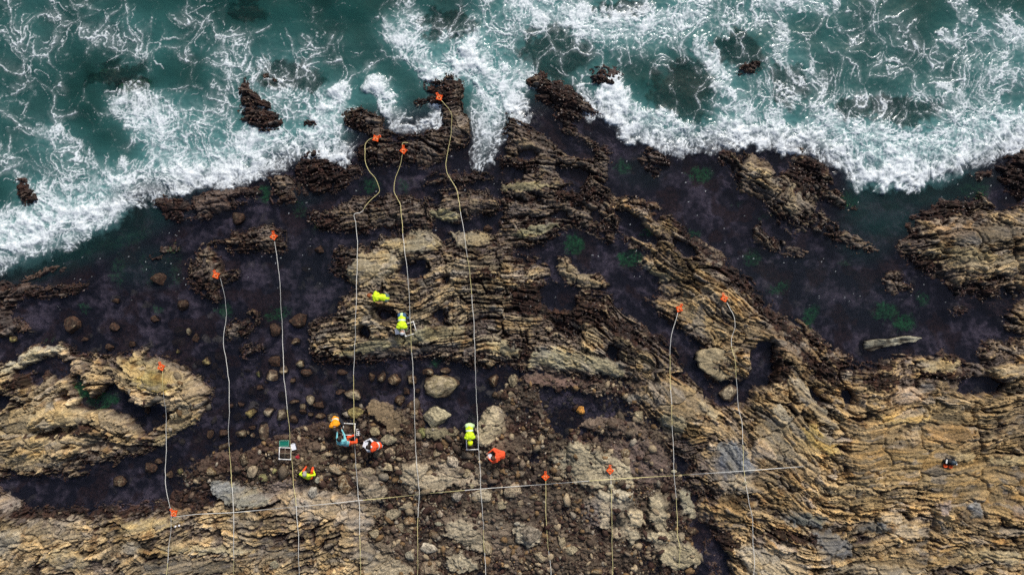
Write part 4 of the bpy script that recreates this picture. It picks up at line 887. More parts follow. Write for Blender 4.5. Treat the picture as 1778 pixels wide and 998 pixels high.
# two flat slabs lying loose in the pools
def slab(name, poly, z0, z1, tilt, base, label, seed):
    P = np.array(poly, float); c = P.mean(0); n = 90
    per = np.cumsum(np.r_[0, np.hypot(*np.diff(np.r_[P, P[:1]], axis=0).T)]); t = np.linspace(0, per[-1], n, endpoint=False)
    bx = np.interp(t, per, np.r_[P[:, 0], P[0, 0]]); by = np.interp(t, per, np.r_[P[:, 1], P[0, 1]])
    x0, y0 = at(c[0], c[1], z1)
    bx = (bx - c[0]) / PPM; by = -(by - c[1]) / PPM
    ang = np.arange(n)
    jit = 1 + .09 * perlin(ang * .35, ang * 0 + seed, seed) + .06 * perlin(ang * 1.1, ang * 0, seed + 1)
    verts, cols = [], []
    rings = [(1.06, z0), (1.0, z0 + .3 * (z1 - z0)), (1.0, z1 - .05), (.96, z1 - .01)] + [(f, z1) for f in (.88, .76, .62, .48, .34, .2, .08)]
    for f, z in rings:
        x = bx * jit * f; y = by * jit * f
        bump = .07 * perlin((x + x0) * 2.1, (y + y0) * 3.5, seed + 2) + .045 * perlin((x + x0) * 6, (y + y0) * 9, seed + 3) if z > z0 else 0 * x
        zz = z + bump + (tilt * y if z > z0 else 0)
        verts.append(np.stack([x, y, zz - z0], 1))
        tn = np.clip(1 + .5 * perlin((x + x0) * 3, (y + y0) * 5, seed + 4) + .4 * perlin((x + x0) * 11, (y + y0) * 13, seed + 5), .25, 2)
        kk = 1 - sstep(.0, .22, zz + .1 * perlin(x * 4, y * 4, seed))
        cols.append(lerp(np.array(base)[None] * tn[:, None], np.array([[.02, .012, .009]]), kk[:, None]))
    V = np.concatenate(verts + [verts[-1].mean(0)[None]]); Cc = np.concatenate(cols + [cols[-1].mean(0)[None]])
    F = []
    for k in range(len(rings) - 1):
        for q in range(n):
            F.append([k * n + q, k * n + (q + 1) % n, (k + 1) * n + (q + 1) % n, (k + 1) * n + q])
    last = (len(rings) - 1) * n
    F += [[last + q, last + (q + 1) % n, len(V) - 1] for q in range(n)]
    F = [f[::-1] for f in F] if np.cross(P[1] - P[0], P[2] - P[0]) > 0 else F
    o = mesh_obj(name, V, F, M_ROCK)
    a = o.data.attributes.new("albedo", 'FLOAT_COLOR', 'POINT'); a.data.foreach_set("color", np.concatenate([Cc, np.ones((len(Cc), 1))], 1).astype(np.float32).ravel())
    a = o.data.attributes.new("wet", 'FLOAT', 'POINT'); a.data.foreach_set("value", np.full(len(V), .3, np.float32))
    o.location = (x0, y0, z0)
    bmx = bmesh.new(); bmx.from_mesh(o.data); bmesh.ops.recalc_face_normals(bmx, faces=bmx.faces); bmx.to_mesh(o.data); bmx.free()
    tag(o, label, "rock slab")
    return o
slab("rock_slab", [(1211,615),(1222,607),(1242,604),(1262,608),(1280,604),(1298,608),(1302,622),(1298,640),(1280,645),(1270,657),(1250,661),(1232,650),(1218,640),(1212,628)], -.3, .34, .05, (.30, .245, .15), "broad flat-topped tan slab standing in the narrow channel, crossed by a tape", 501)
slab("rock_slab", [(1500,607),(1503,593),(1522,589),(1545,589),(1566,584),(1582,583),(1598,586),(1592,593),(1572,595),(1560,600),(1536,603),(1514,611)], -.25, .14, .35, (.34, .32, .24), "long pale sliver of rock tilted in the dark pool at the right", 502)

# ---- gravel on the flat, loose cobbles too many to count --------------
def gravel():
    rng = np.random.default_rng(5)
    n = 26000
    px = rng.uniform(240, 1260, n); py = rng.uniform(630, 1000, n)
    fl = sample(FLATM, px, py); nr = sample(NEAR, px, py)
    dens = fl * (.35 + .65 * (fbm(px / 55, py / 55, 401, 2) > .05)) + .10 * nr
    dens += .25 * blob_at(px, py, 970, 930, 90, 60) + .2 * blob_at(px, py, 700, 950, 70, 70)
    dens *= 1 - .92 * sample(PATM, px, py)
    for cx, cy, rr in ((494, 769, 13), (495, 787, 15), (510, 775, 11), (606, 745, 15), (623, 750, 10), (515, 793, 6), (820, 770, 15), (530, 828, 14), (581, 736, 12), (600, 768, 16), (652, 775, 14), (864, 793, 14), (816, 750, 12)):
        dens *= np.hypot(px - cx, py - cy) > rr     # kept clear where gear and people stand
    keep = rng.random(n) < dens * .55
    px, py = px[keep], py[keep]; n = len(px)
    x = (px - 889) / PPM; y = (499 - py) / PPM
    i = np.clip(np.searchsorted(xs, x), 1, len(xs) - 1); j = np.clip(np.searchsorted(ys, y), 1, len(ys) - 1)
    z = HH[j, i]
    r = np.clip(rng.lognormal(-2.65, .5, n), .03, .21)
    V0, F0 = ICO1
    nv = len(V0)
    V = V0[None] * (1 + .28 * rng.normal(size=(n, nv, 1)).clip(-1, 1))
    S = np.stack([r * rng.uniform(.8, 1.5, n), r * rng.uniform(.6, 1, n), r * rng.uniform(.45, .75, n)], 1)
    V = V * S[:, None]
    a = rng.uniform(0, math.pi, n); c, s = np.cos(a)[:, None], np.sin(a)[:, None]
    V = np.stack([V[..., 0] * c - V[..., 1] * s + x[:, None], V[..., 0] * s + V[..., 1] * c + y[:, None], V[..., 2] + (z + .12 * r)[:, None]], -1)
    F = (F0[None] + nv * np.arange(n)[:, None, None]).reshape(-1, 3)
    pal = np.array([(.30, .235, .15), (.20, .125, .06), (.10, .07, .05), (.05, .028, .02), (.25, .215, .165), (.045, .022, .016), (.13, .10, .07)])
    k = rng.choice(len(pal), n, p=[.15, .14, .18, .17, .08, .12, .16])
    col = pal[k] * rng.uniform(.6, 1.35, (n, 1))
    col = np.where((z < -.02)[:, None], col * .6, col)
    col = np.repeat(col, nv, 0)
    me = bpy.data.meshes.new("gravel")
    me.vertices.add(n * nv); me.vertices.foreach_set("co", V.astype(np.float32).ravel())
    me.loops.add(F.size); me.loops.foreach_set("vertex_index", F.astype(np.int32).ravel())
    me.polygons.add(len(F)); me.polygons.foreach_set("loop_start", np.arange(0, F.size, 3, dtype=np.int32))
    me.polygons.foreach_set("use_smooth", np.ones(len(F), bool)); me.update(calc_edges=True)
    at_ = me.attributes.new("albedo", 'FLOAT_COLOR', 'POINT'); at_.data.foreach_set("color", np.concatenate([col, np.ones((len(col), 1))], 1).astype(np.float32).ravel())
    at_ = me.attributes.new("wet", 'FLOAT', 'POINT'); at_.data.foreach_set("value", np.full(len(col), .6, np.float32))
    me.materials.append(M_ROCK)
    o = bpy.data.objects.new("gravel", me); COL.objects.link(o)
    tag(o, "mixed brown and tan pebbles scattered over the boulder flat", "gravel", None, "stuff")
def blob_at(px, py, cx, cy, rx, ry):
    return 1 - sstep(.5, 1.3, np.sqrt(((px - cx) / rx) ** 2 + ((py - cy) / ry) ** 2))
gravel()

# ---- red-brown seaweed turf round the waterline ------------------------
def seaweed():
    rng = np.random.default_rng(9)
    jj, ii = np.nonzero(TURF[:, :] > .45)
    ok = (np.abs(xs[ii]) < 24.5) & (np.abs(ys[jj]) < 14.5)
    jj, ii = jj[ok], ii[ok]
    n = min(120000, len(jj))
    sel = rng.choice(len(jj), n, replace=False); jj, ii = jj[sel], ii[sel]
    clump = fbm(xs[ii] * 2.2, ys[jj] * 2.2, 411, 2) + .25 * rng.normal(size=n)
    ok = (clump > .02) & (HH[jj, ii] > -.10); jj, ii = jj[ok], ii[ok]; n = len(jj)
    x = xs[ii] + rng.uniform(-.014, .014, n); y = ys[jj] + rng.uniform(-.014, .014, n); z = HH[jj, ii]
    a = rng.uniform(0, 2 * math.pi, n); L_ = rng.uniform(.04, .13, n); w = rng.uniform(.008, .022, n); up = rng.uniform(.015, .06, n)
    dx, dy = np.cos(a), np.sin(a)
    P0 = np.stack([x - dy * w, y + dx * w, z], 1); P1 = np.stack([x + dy * w, y - dx * w, z], 1)
    M0 = np.stack([x + dx * L_ * .55 + dy * w * 1.5, y + dy * L_ * .55 - dx * w * 1.5, z + up], 1); M1 = np.stack([x + dx * L_ * .55 - dy * w * 1.5, y + dy * L_ * .55 + dx * w * 1.5, z + up], 1)
    P2 = np.stack([x + dx * L_, y + dy * L_, z + up * .5], 1)
    V = np.stack([P0, P1, M0, M1, P2], 1).reshape(-1, 3)
    b = 5 * np.arange(n)[:, None]
    F = np.concatenate([b + np.array([[0, 1, 2]]), b + np.array([[0, 2, 3]]), b + np.array([[3, 2, 4]])], 0)
    pal = np.array([(.050, .020, .013), (.028, .012, .010), (.075, .040, .018), (.015, .009, .008), (.09, .055, .03)])
    col = pal[rng.choice(5, n, p=[.3, .3, .15, .2, .05])] * rng.uniform(.6, 1.3, (n, 1))
    col = np.repeat(col, 5, 0)
    me = bpy.data.meshes.new("seaweed")
    me.vertices.add(len(V)); me.vertices.foreach_set("co", V.astype(np.float32).ravel())
    me.loops.add(F.size); me.loops.foreach_set("vertex_index", F.astype(np.int32).ravel())
    me.polygons.add(len(F)); me.polygons.foreach_set("loop_start", np.arange(0, F.size, 3, dtype=np.int32)); me.update(calc_edges=True)
    at_ = me.attributes.new("albedo", 'FLOAT_COLOR', 'POINT'); at_.data.foreach_set("color", np.concatenate([col, np.ones((len(col), 1))], 1).astype(np.float32).ravel())
    m, nt, p, out = nodes("seaweed")
    ac = N(nt, "ShaderNodeAttribute", attribute_name="albedo"); nt.links.new(ac.outputs["Color"], p.inputs["Base Color"]); p.inputs["Roughness"].default_value = .45
    me.materials.append(m)
    o = bpy.data.objects.new("seaweed", me); COL.objects.link(o)
    tag(o, "dark red-brown seaweed turf fringing the wet rocks", "seaweed", None, "stuff")
seaweed()
# ---- survey gear -------------------------------------------------------
M_WHITE = plain("white_plastic", (.80, .80, .78), .45, .06)
M_TAPEW = plain("tape_white", (.68, .68, .64), .5, .10, 6)
M_TAPEY = plain("tape_yellow", (.66, .59, .28), .5, .12, 6)
M_ORANGE = plain("orange_plastic", (.85, .11, .015), .4, .08)
M_BLACK = plain("black_cloth", (.014, .015, .018), .8, .3)
M_TEAL = plain("green_plastic", (.01, .17, .12), .4, .08)
M_TEAL2 = plain("pale_green_plastic", (.16, .42, .34), .4, .08)
M_PAPER = plain("paper", (.80, .82, .88), .8, .03)
M_SLATE = plain("dark_board", (.05, .07, .09), .6, .2)
M_RED = plain("red_cloth", (.45, .02, .04), .8, .2)
M_WOOD = plain("bleached_wood", (.50, .42, .28), .8, .2, 40)
M_SHELL = plain("white_shell", (.72, .72, .74), .6, .12, 30)
M_STRING = plain("string", (.35, .30, .22), .9, .2)

TAPES = [
 ("left-hand", [(283,644),(283,660),(283,680),(288,708),(289,760),(288,800),(287,840),(293,872),(298,893),(298,915),(293,946),(290,998),(290,1180)], [(0,.06),(.62,.70),(.78,1)], "pale tape over the left folded rock, leftmost of those running downshore"),
 ("b", [(383,483),(389,505),(394,544),(389,575),(388,600),(395,639),(398,660),(398,718),(397,767),(403,837),(406,890),(406,950),(406,1180)], [(.42,.52),(.70,.88)], "pale tape from the reel on the arched rock down across the cobbled shallows"),
 ("c", [(477,419),(484,470),(488,530),(490,570),(492,620),(493,655),(503,750),(508,813),(514,880),(518,929),(523,1180)], [(.38,.60)], "white tape from the arched rock's upper reel down past the green tray"),
 ("d", [(647,240),(643,240),(634,250),(634,281),(641,298),(653,310),(661,333),(645,346),(636,355),(629,369),(613,371),(618,385),(621,418),(620,470),(618,540),(615,628),(614,680),(615,736),(617,788),(620,837),(624,872),(625,922),(628,1180)], [(0,.15),(.46,.56),(.74,.82)], "kinked tape from the seaward reel passing right of the amber-vested person's frame"),
 ("e", [(709,248),(697,247),(700,258),(696,285),(686,310),(684,333),(696,355),(697,376),(704,446),(711,505),(711,540),(715,611),(719,680),(722,788),(726,830),(729,856),(726,887),(725,950),(725,1180)], [(0,.18),(.34,.40),(.70,.84)], "tape with a yellow looped start, running over the dome beside the person in jeans"),
 ("f", [(766,174),(780,190),(785,200),(783,235),(774,285),(776,300),(795,333),(802,383),(808,418),(815,470),(822,547),(827,680),(830,753),(832,788),(834,816),(835,848),(839,915),(843,998),(844,1180)], [(0,.20),(.28,.34),(.74,.78)], "longest tape, from the outermost reel in the surf down to the bottom edge"),
 ("g", [(947,833),(947,890),(950,930),(956,980),(961,1180)], [(0,.35)], "short tape running down from the reel at the dark mussel bed"),
 ("h", [(1060,822),(1060,835),(1061,870),(1063,930),(1066,1180)], [(.06,.62)], "short yellowish tape running down from the reel on the pale flat slab"),
 ("i", [(1177,541),(1166,580),(1163,610),(1163,640),(1166,700),(1168,760),(1170,810),(1171,840),(1175,870),(1176,930),(1180,950),(1178,985)], [(.16,.30),(.36,.44),(.72,1)], "tape from the reel on the pointed ridge down over the fold, ending loose"),
 ("j", [(1262,525),(1275,548),(1276,570),(1270,585),(1270,605),(1276,620),(1278,650),(1282,708),(1288,729),(1291,813),(1295,844),(1307,900),(1307,939),(1311,978),(1307,1000),(1306,1180)], [(.12,.20),(.38,.46),(.76,.94)], "rightmost tape, crossing the flat slab in the channel and the grey bedrock"),
 ("k", [(300,897),(340,892),(406,889),(515,879),(590,872),(625,868),(700,861),(730,857),(835,848),(947,840),(1000,836),(1050,832),(1170,825),(1290,817),(1395,809)], [(.30,.46),(.66,.82)], "long straight baseline tape running across all the others"),
]
def tape(pts, yel, label, group):
    P = np.array(pts, float); seg = np.hypot(*np.diff(P, axis=0).T); cum = np.r_[0, np.cumsum(seg)]
    n = max(int(cum[-1] / 5), 8); t = np.linspace(0, cum[-1], n)
    X = np.interp(t, cum, P[:, 0]); Y = np.interp(t, cum, P[:, 1])
    for _ in range(1):
        X[1:-1] = .25 * X[:-2] + .5 * X[1:-1] + .25 * X[2:]; Y[1:-1] = .25 * Y[:-2] + .5 * Y[1:-1] + .25 * Y[2:]
    X = X + 1.1 * perlin(t / 31.0, t * 0 + len(pts) * 1.7, 701) + .5 * perlin(t / 11.0, t * 0 + len(pts), 702)
    gx, gy = (X - 889) / PPM, (499 - Y) / PPM
    base = np.array([max(ground_max(a, b, .09), .0) for a, b in zip(gx, gy)])
    for b in boulders:
        d = np.hypot((X - b['px']) / b['rx'], (Y - b['py']) / b['ry'])
        base = np.where(d < 1.05, np.maximum(base, b['top'] * np.sqrt(np.clip(1.12 - d * d, .05, 1))), base)
    base += .025
    Z = base.copy()
    for _ in range(160):
        Z[1:-1] = np.maximum(base[1:-1], .5 * (Z[:-2] + Z[2:]) - .0006)
    k = (CAM_H - Z) / CAM_H
    gx, gy = gx * k, gy * k
    tx, ty = np.gradient(gx), np.gradient(gy); l = np.hypot(tx, ty); nx, ny = -ty / l, tx / l
    w = .0105; h = .004
    tw = .55 * np.sin(t / 37.0 + len(pts))
    wx = w * np.cos(tw); wz = w * np.sin(tw)
    V = []
    for s, dz in ((-1, 0), (1, 0), (1, h), (-1, h)):
        V.append(np.stack([gx + s * nx * wx, gy + s * ny * wx, Z + dz + s * wz * .8 + .01], 1))
    V = np.stack(V, 1).reshape(-1, 3)
    F, mi = [], []
    for q in range(n - 1):
        f = q / (n - 1); m = 1 if any(a <= f < b for a, b in yel) else 0
        for e in range(4):
            F.append([q * 4 + e, q * 4 + (e + 1) % 4, (q + 1) * 4 + (e + 1) % 4, (q + 1) * 4 + e]); mi.append(m)
    o = mesh_obj("measuring_tape", V, F, [M_TAPEW, M_TAPEY], midx=mi, smooth=False)
    tag(o, label, "measuring tape", "transect tapes laid over the shore")
for nm, pts, yel, lab in TAPES: tape(pts, yel, lab, None)

def reel_bms():
    fr = bmesh.new()
    q = [(0, .135), (.135, 0), (0, -.135), (-.135, 0)]
    for z in (.012, .075):
        for i in range(4):
            a, b = q[i], q[(i + 1) % 4]
            box(fr, ((a[0] + b[0]) / 2, (a[1] + b[1]) / 2, z), (.17, .034, .014), Matrix.Rotation(math.atan2(b[1] - a[1], b[0] - a[0]), 3, 'Z'))
        for i in range(4):
            box(fr, (q[i][0] * .52, q[i][1] * .52, z + .002), (.034 if i % 2 == 0 else .13, .13 if i % 2 == 0 else .034, .012))
            ball(fr, (q[i][0] * 1.06, q[i][1] * 1.06, z), .028, 1)
    for i in range(4):
        rod(fr, (*q[i], .012), (*q[i], .078), .013, 8)
    hd = bmesh.new()
    rod(hd, (-.038, .15, .045), (-.038, .225, .045), .015, 8); rod(hd, (.038, .15, .045), (.038, .225, .045), .015, 8); rod(hd, (-.05, .222, .045), (.05, .222, .045), .017, 8)
    sp = bmesh.new()
    bmesh.ops.create_cone(sp, cap_ends=True, segments=24, radius1=.085, radius2=.085, depth=.045, matrix=Matrix.Translation((0, 0, .044)))
    cr = bmesh.new()
    rod(cr, (0, 0, .07), (0, 0, .105), .022, 10); box(cr, (.03, 0, .108), (.085, .02, .012)); rod(cr, (.065, 0, .108), (.065, 0, .14), .011, 8)
    return [("frame", fr, M_ORANGE), ("grip", hd, M_ORANGE), ("spool", sp, M_TAPEY), ("crank", cr, M_ORANGE)]
REELS = [(763,170,30,"outermost orange reel, on the rock jutting into the surf"),(653,241,-60,"orange reel beside a small pool on the seaward rock"),(701,262,5,"orange reel on the seaward rock, right of the doubled yellow tape"),(476,411,10,"orange reel at the upper right end of the arched rock"),(376,478,25,"orange reel at the lower end of the arched rock"),
 (281,637,20,"orange reel on the folded tan rock at the left"),(303,890,40,"orange reel where the baseline tape starts at the left"),(947,827,0,"orange reel lying on the black mussel patch above its tape"),(1059,816,0,"orange reel on the pale flat slab at the lower centre"),(1179,536,-30,"orange reel on the pointed tip of the ridge"),(1257,518,15,"orange reel on the ridge crest, farthest to the right")]
protos = None
for px, py, rot, lab in REELS:
    x, y = ref(px, py); z = max(ground_max(x, y, .10), .02); x, y = at(px, py, z)
    t = thing("tape_reel", lab, "tape reel", (x, y, z), R(rot), "orange tape reels anchoring the transects")
    if protos is None:
        protos = [bm_obj(n, b, m, t) for n, b, m in reel_bms()]
    else:
        for p in protos:
            c = p.copy(); COL.objects.link(c); c.parent = t

def quadrat(px, py, rot, label, cords=False, size=.5):
    x, y = ref(px, py); z = max(ground_mean(x, y, .25) + .10, ground(x, y) + .06); x, y = at(px, py, z)
    t = thing("quadrat_frame", label, "quadrat frame", (x, y, z), R(rot), "white square survey frames")
    h = size / 2
    for i in range(4):
        a = [(-h, -h), (h, -h), (h, h), (-h, h)][i]; b = [(h, -h), (h, h), (-h, h), (-h, -h)][i]
        bm = bmesh.new(); ux, uy = (b[0] - a[0]) / size, (b[1] - a[1]) / size
        rod(bm, (a[0] + ux * .03, a[1] + uy * .03, 0), (b[0] - ux * .03, b[1] - uy * .03, 0), .019, 10); bm_obj("pipe", bm, M_WHITE, t, True)
        bm = bmesh.new(); rod(bm, (a[0], a[1], 0), (a[0] + ux * .05, a[1] + uy * .05, 0), .026, 10)
        c = [(-h, -h), (h, -h), (h, h), (-h, h)][i - 1]; l = size
        rod(bm, (a[0], a[1], 0), (a[0] + (c[0] - a[0]) / l * .05, a[1] + (c[1] - a[1]) / l * .05, 0), .026, 10); ball(bm, (a[0], a[1], 0), .028); bm_obj("elbow", bm, M_WHITE, t, True)
    if cords:
        for a, b in (((-h, 0), (h, 0)), ((0, -h), (0, h))):
            bm = bmesh.new(); rod(bm, (*a, .004), (*b, .004), .007, 6); bm_obj("cord", bm, M_STRING, t, True)
quadrat(495, 787, -2, "white square frame with crossed cords on gravel below the green tray", True)
quadrat(606, 745, -3, "white square frame right of the person in the amber vest")
quadrat(711, 571, 17, "tilted white square frame at the right knee of the person in jeans on the dome")
quadrat(820, 770, 2, "white square frame under the person bending over in yellow")

def put(name, label, cat, px, py, rot, dz=.03, r=.12, group=None):
    x, y = ref(px, py); z = max(ground_mean(x, y, r), .0) + dz; x, y = at(px, py, z)
    return thing(name, label, cat, (x, y, z), R(rot), group)
t = put("tray", "small green rectangular tray lying above a white square frame", "tray", 494, 769, 1)
bm = bmesh.new(); box(bm, (0, 0, .01), (.37, .2, .02), None, .008); bm_obj("tray_base", bm, M_TEAL, t)
bm = bmesh.new()
for sx in (-1, 1): box(bm, (sx * .195, 0, .03), (.02, .25, .06), None, .006)
for sy in (-1, 1): box(bm, (0, sy * .115, .03), (.37, .02, .06), None, .006)
bm_obj("rim", bm, M_TEAL2, t)
def clipboard(px, py, rot, label, dz, w=.22, h=.29, wells=False, clip=True):
    t = put("clipboard" if not wells else "sample_board", label, "clipboard" if not wells else "sample board", px, py, rot, dz)
    bm = bmesh.new(); box(bm, (.0, 0, 0), (w, h, .012), None, .004); bm_obj("board", bm, M_SLATE if not wells else M_WHITE, t)
    if wells:
        for ix in (-1, 1):
            for iy in (-1, 0, 1):
                bm = bmesh.new(); box(bm, (ix * w * .23, iy * h * .30, .009), (w * .27, h * .17, .007)); bm_obj("well", bm, M_SLATE, t)
    else:
        bm = bmesh.new(); box(bm, (-.012, -.008, .0095), (w * .86, h * .9, .005)); bm_obj("paper", bm, M_PAPER, t)
        bm = bmesh.new(); box(bm, (0, h * .46, .014), (w * .4, .03, .016), None, .004); bm_obj("clip", bm, M_WHITE, t)
    return t
clipboard(510, 775, 15, "clipboard with a white sheet lying right of the green tray", .05)
clipboard(623, 750, 0, "white board with six dark squares lying right of the amber person's frame", .04, .21, .29, True)
clipboard(690, 575, 10, "clipboard with a white sheet at the left foot of the person in jeans", .30, .2, .26)
clipboard(635, 771, -15, "clipboard held out by the person in the white-sleeved orange vest", .50, .22, .28)
clipboard(851, 792, -3, "clipboard held out by the person in the orange jacket", .50, .2, .22)
# small red glove, driftwood, shells
t = put("glove", "small red glove dropped on the gravel between frame and grey-capped person", "glove", 515, 793, 20, .05)
bm = bmesh.new(); ball(bm, (0, 0, 0), .055, 2, (1.2, .9, .5)); bm_obj("palm", bm, M_RED, t, True)
for k in range(4):
    bm = bmesh.new(); a = .35 * (k - 1.5); rod(bm, (.05, .03 * (k - 1.5), 0), (.05 + .075 * math.cos(a), .03 * (k - 1.5) + .075 * math.sin(a), -.01), .014, 8, .011); bm_obj("finger", bm, M_RED, t, True)
bm = bmesh.new(); rod(bm, (.0, -.045, 0), (.05, -.10, -.01), .015, 8, .012); bm_obj("thumb", bm, M_RED, t, True)
def stick(px, py, pts, r, label):
    x, y = ref(px, py); z = ground_max(x, y, .1) + r; x, y = at(px, py, z)
    bm = bmesh.new()
    for a, b in zip(pts[:-1], pts[1:]): rod(bm, (*a, 0), (*b, 0), r, 8, r * .85); ball(bm, (*b, 0), r, 1)
    o = bm_obj("driftwood_stick", bm, M_WOOD, None, True); o.location = (x, y, z); tag(o, label, "driftwood")
stick(671, 512, [(-.08, .14), (0, .08), (.05, -.02), (.06, -.12)], .022, "curved pale stick lying right of the person kneeling in yellow")
stick(806, 740, [(.05, .06), (0, .01), (-.06, -.03)], .024, "short pale stick above the person bending over in yellow")
for px, py, r, lab in ((305, 914, .055, "white urchin shell below the left baseline reel, the left one of two"), (311, 912, .045, "white urchin shell below the left baseline reel, the right one of two")):
    x, y = ref(px, py); z = ground_max(x, y, .05) + r * .6; x, y = at(px, py, z)
    bm = bmesh.new(); bmesh.ops.create_uvsphere(bm, u_segments=20, v_segments=12, radius=r)
    for v in bm.verts:
        a = math.atan2(v.co.y, v.co.x); k = 1 + .04 * math.cos(10 * a); v.co.x *= k; v.co.y *= k; v.co.z *= .72
        if math.hypot(v.co.x, v.co.y) < r * .15: v.co.z *= .8
    o = bm_obj("urchin_shell", bm, M_SHELL, None, True); o.location = (x, y, z); tag(o, lab, "shell", "white shells on the ledge")
# flat stone weights on two tapes
def weight(px, py, rx, ry, label, seed):
    x, y = ref(px, py); z = ground_max(x, y, .1) + .03; x, y = at(px, py, z)
    v = ICO4[0] * (1 + .12 * n3(ICO4[0], 1.3, seed))[:, None] * np.array([rx / PPM, ry / PPM, .045], np.float32)
    o = mesh_obj("flat_stone", v, ICO4[1], M_ROCK); o.location = (x, y, z)
    a = o.data.attributes.new("albedo", 'FLOAT_COLOR', 'POINT'); a.data.foreach_set("color", np.tile(np.array([.40, .36, .24, 1], np.float32), len(v)))
    tag(o, label, "stone")
weight(1170, 818, 5, 3.2, "pale flat stone weighing down the tape at the baseline crossing", 601)
weight(1294, 838, 3.4, 3, "small pinkish stone on the rightmost tape below the baseline", 602)
weight(1061, 844, 4.5, 4, "yellowish flat stone just below the baseline under the pale slab's reel", 603)

# black bag with orange pouches
t = put("bag", "black bag with two round orange pouches on the ochre ledges at the right", "bag", 1646, 800, -8, .03, .3)
bm = bmesh.new(); box(bm, (0, 0, .12), (.50, .26, .24), None, .07); bm_obj("bag_body", bm, M_BLACK, t, True)
bm = bmesh.new(); box(bm, (.10, .0, .25), (.22, .17, .05), None, .02); bm_obj("pocket", bm, M_SLATE, t, True)
bm = bmesh.new(); box(bm, (-.21, .01, .235), (.07, .17, .035), Matrix.Rotation(.25, 3, 'Y'), .01); bm_obj("white_patch", bm, M_WHITE, t)
bm = bmesh.new(); box(bm, (.235, -.05, .22), (.05, .07, .03), None, .01); bm_obj("buckle", bm, M_PAPER, t)
for sx in (-1, 1):
    bm = bmesh.new()
    rod(bm, (sx * .12 - .05, .16, .2), (sx * .12 - .05, .16, .06), .014, 8); rod(bm, (sx * .12 - .05, .10, .24), (sx * .12 - .05, .16, .2), .014, 8); bm_obj("strap", bm, M_BLACK, t, True)
for k, cx in enumerate((-.14, .08)):
    bm = bmesh.new(); seg = 20
    for i in range(seg):
        a0, a1 = 2 * math.pi * i / seg, 2 * math.pi * (i + 1) / seg
        rod(bm, (cx + .072 * math.cos(a0), -.20 + .06 * math.sin(a0), .09), (cx + .072 * math.cos(a1), -.20 + .06 * math.sin(a1), .09), .032, 8)
    ball(bm, (cx + .02, -.19, .075), .045, 2); bm_obj("pouch", bm, M_ORANGE, t, True)

# ---- people --------------------------------------------------------------
M_SKIN = plain("skin", (.48, .27, .19), .55, .06); M_HIVIS = plain("hi_vis_yellow", (.62, .85, .02), .7, .20, 9); M_HIVIS2 = plain("hi_vis_pale", (.58, .80, .42), .7, .20, 9)
M_SILVER = plain("reflective_band", (.62, .70, .66), .35, .05); M_AMBER = plain("amber_vest", (.85, .33, .01), .7, .20, 9); M_OR = plain("orange_red_vest", (.90, .10, .025), .7, .22, 9)
M_JEANS = plain("blue_jeans", (.06, .13, .24), .85, .15, 40); M_DARKP = plain("dark_trousers", (.022, .024, .032), .85, .2); M_AQUA = plain("light_blue_shirt", (.18, .52, .58), .8, .08, 30); M_GREYG = plain("grey_green_trousers", (.10, .15, .14), .85, .15)
M_WSHIRT = plain("white_shirt", (.70, .72, .76), .8, .08); M_DHAIR = plain("dark_hair", (.018, .012, .010), .6, .3, 60); M_BHAIR = plain("brown_hair", (.075, .035, .02), .6, .3, 60); M_RHAIR = plain("auburn_hair", (.25, .075, .02), .6, .25, 60)
M_GCAP = plain("grey_cap", (.36, .34, .31), .85, .08); M_WCAP = plain("pale_cap", (.62, .64, .66), .8, .08); M_BOOT = plain("rubber_boots", (.02, .02, .02), .5, .2); M_EYE = plain("eye", (.03, .02, .015), .3, .1); M_RSHIRT = plain("orange_jacket", (.80, .095, .03), .7, .10, 14); M_LIME = plain("lime_hood", (.70, .86, .01), .7, .20, 9)

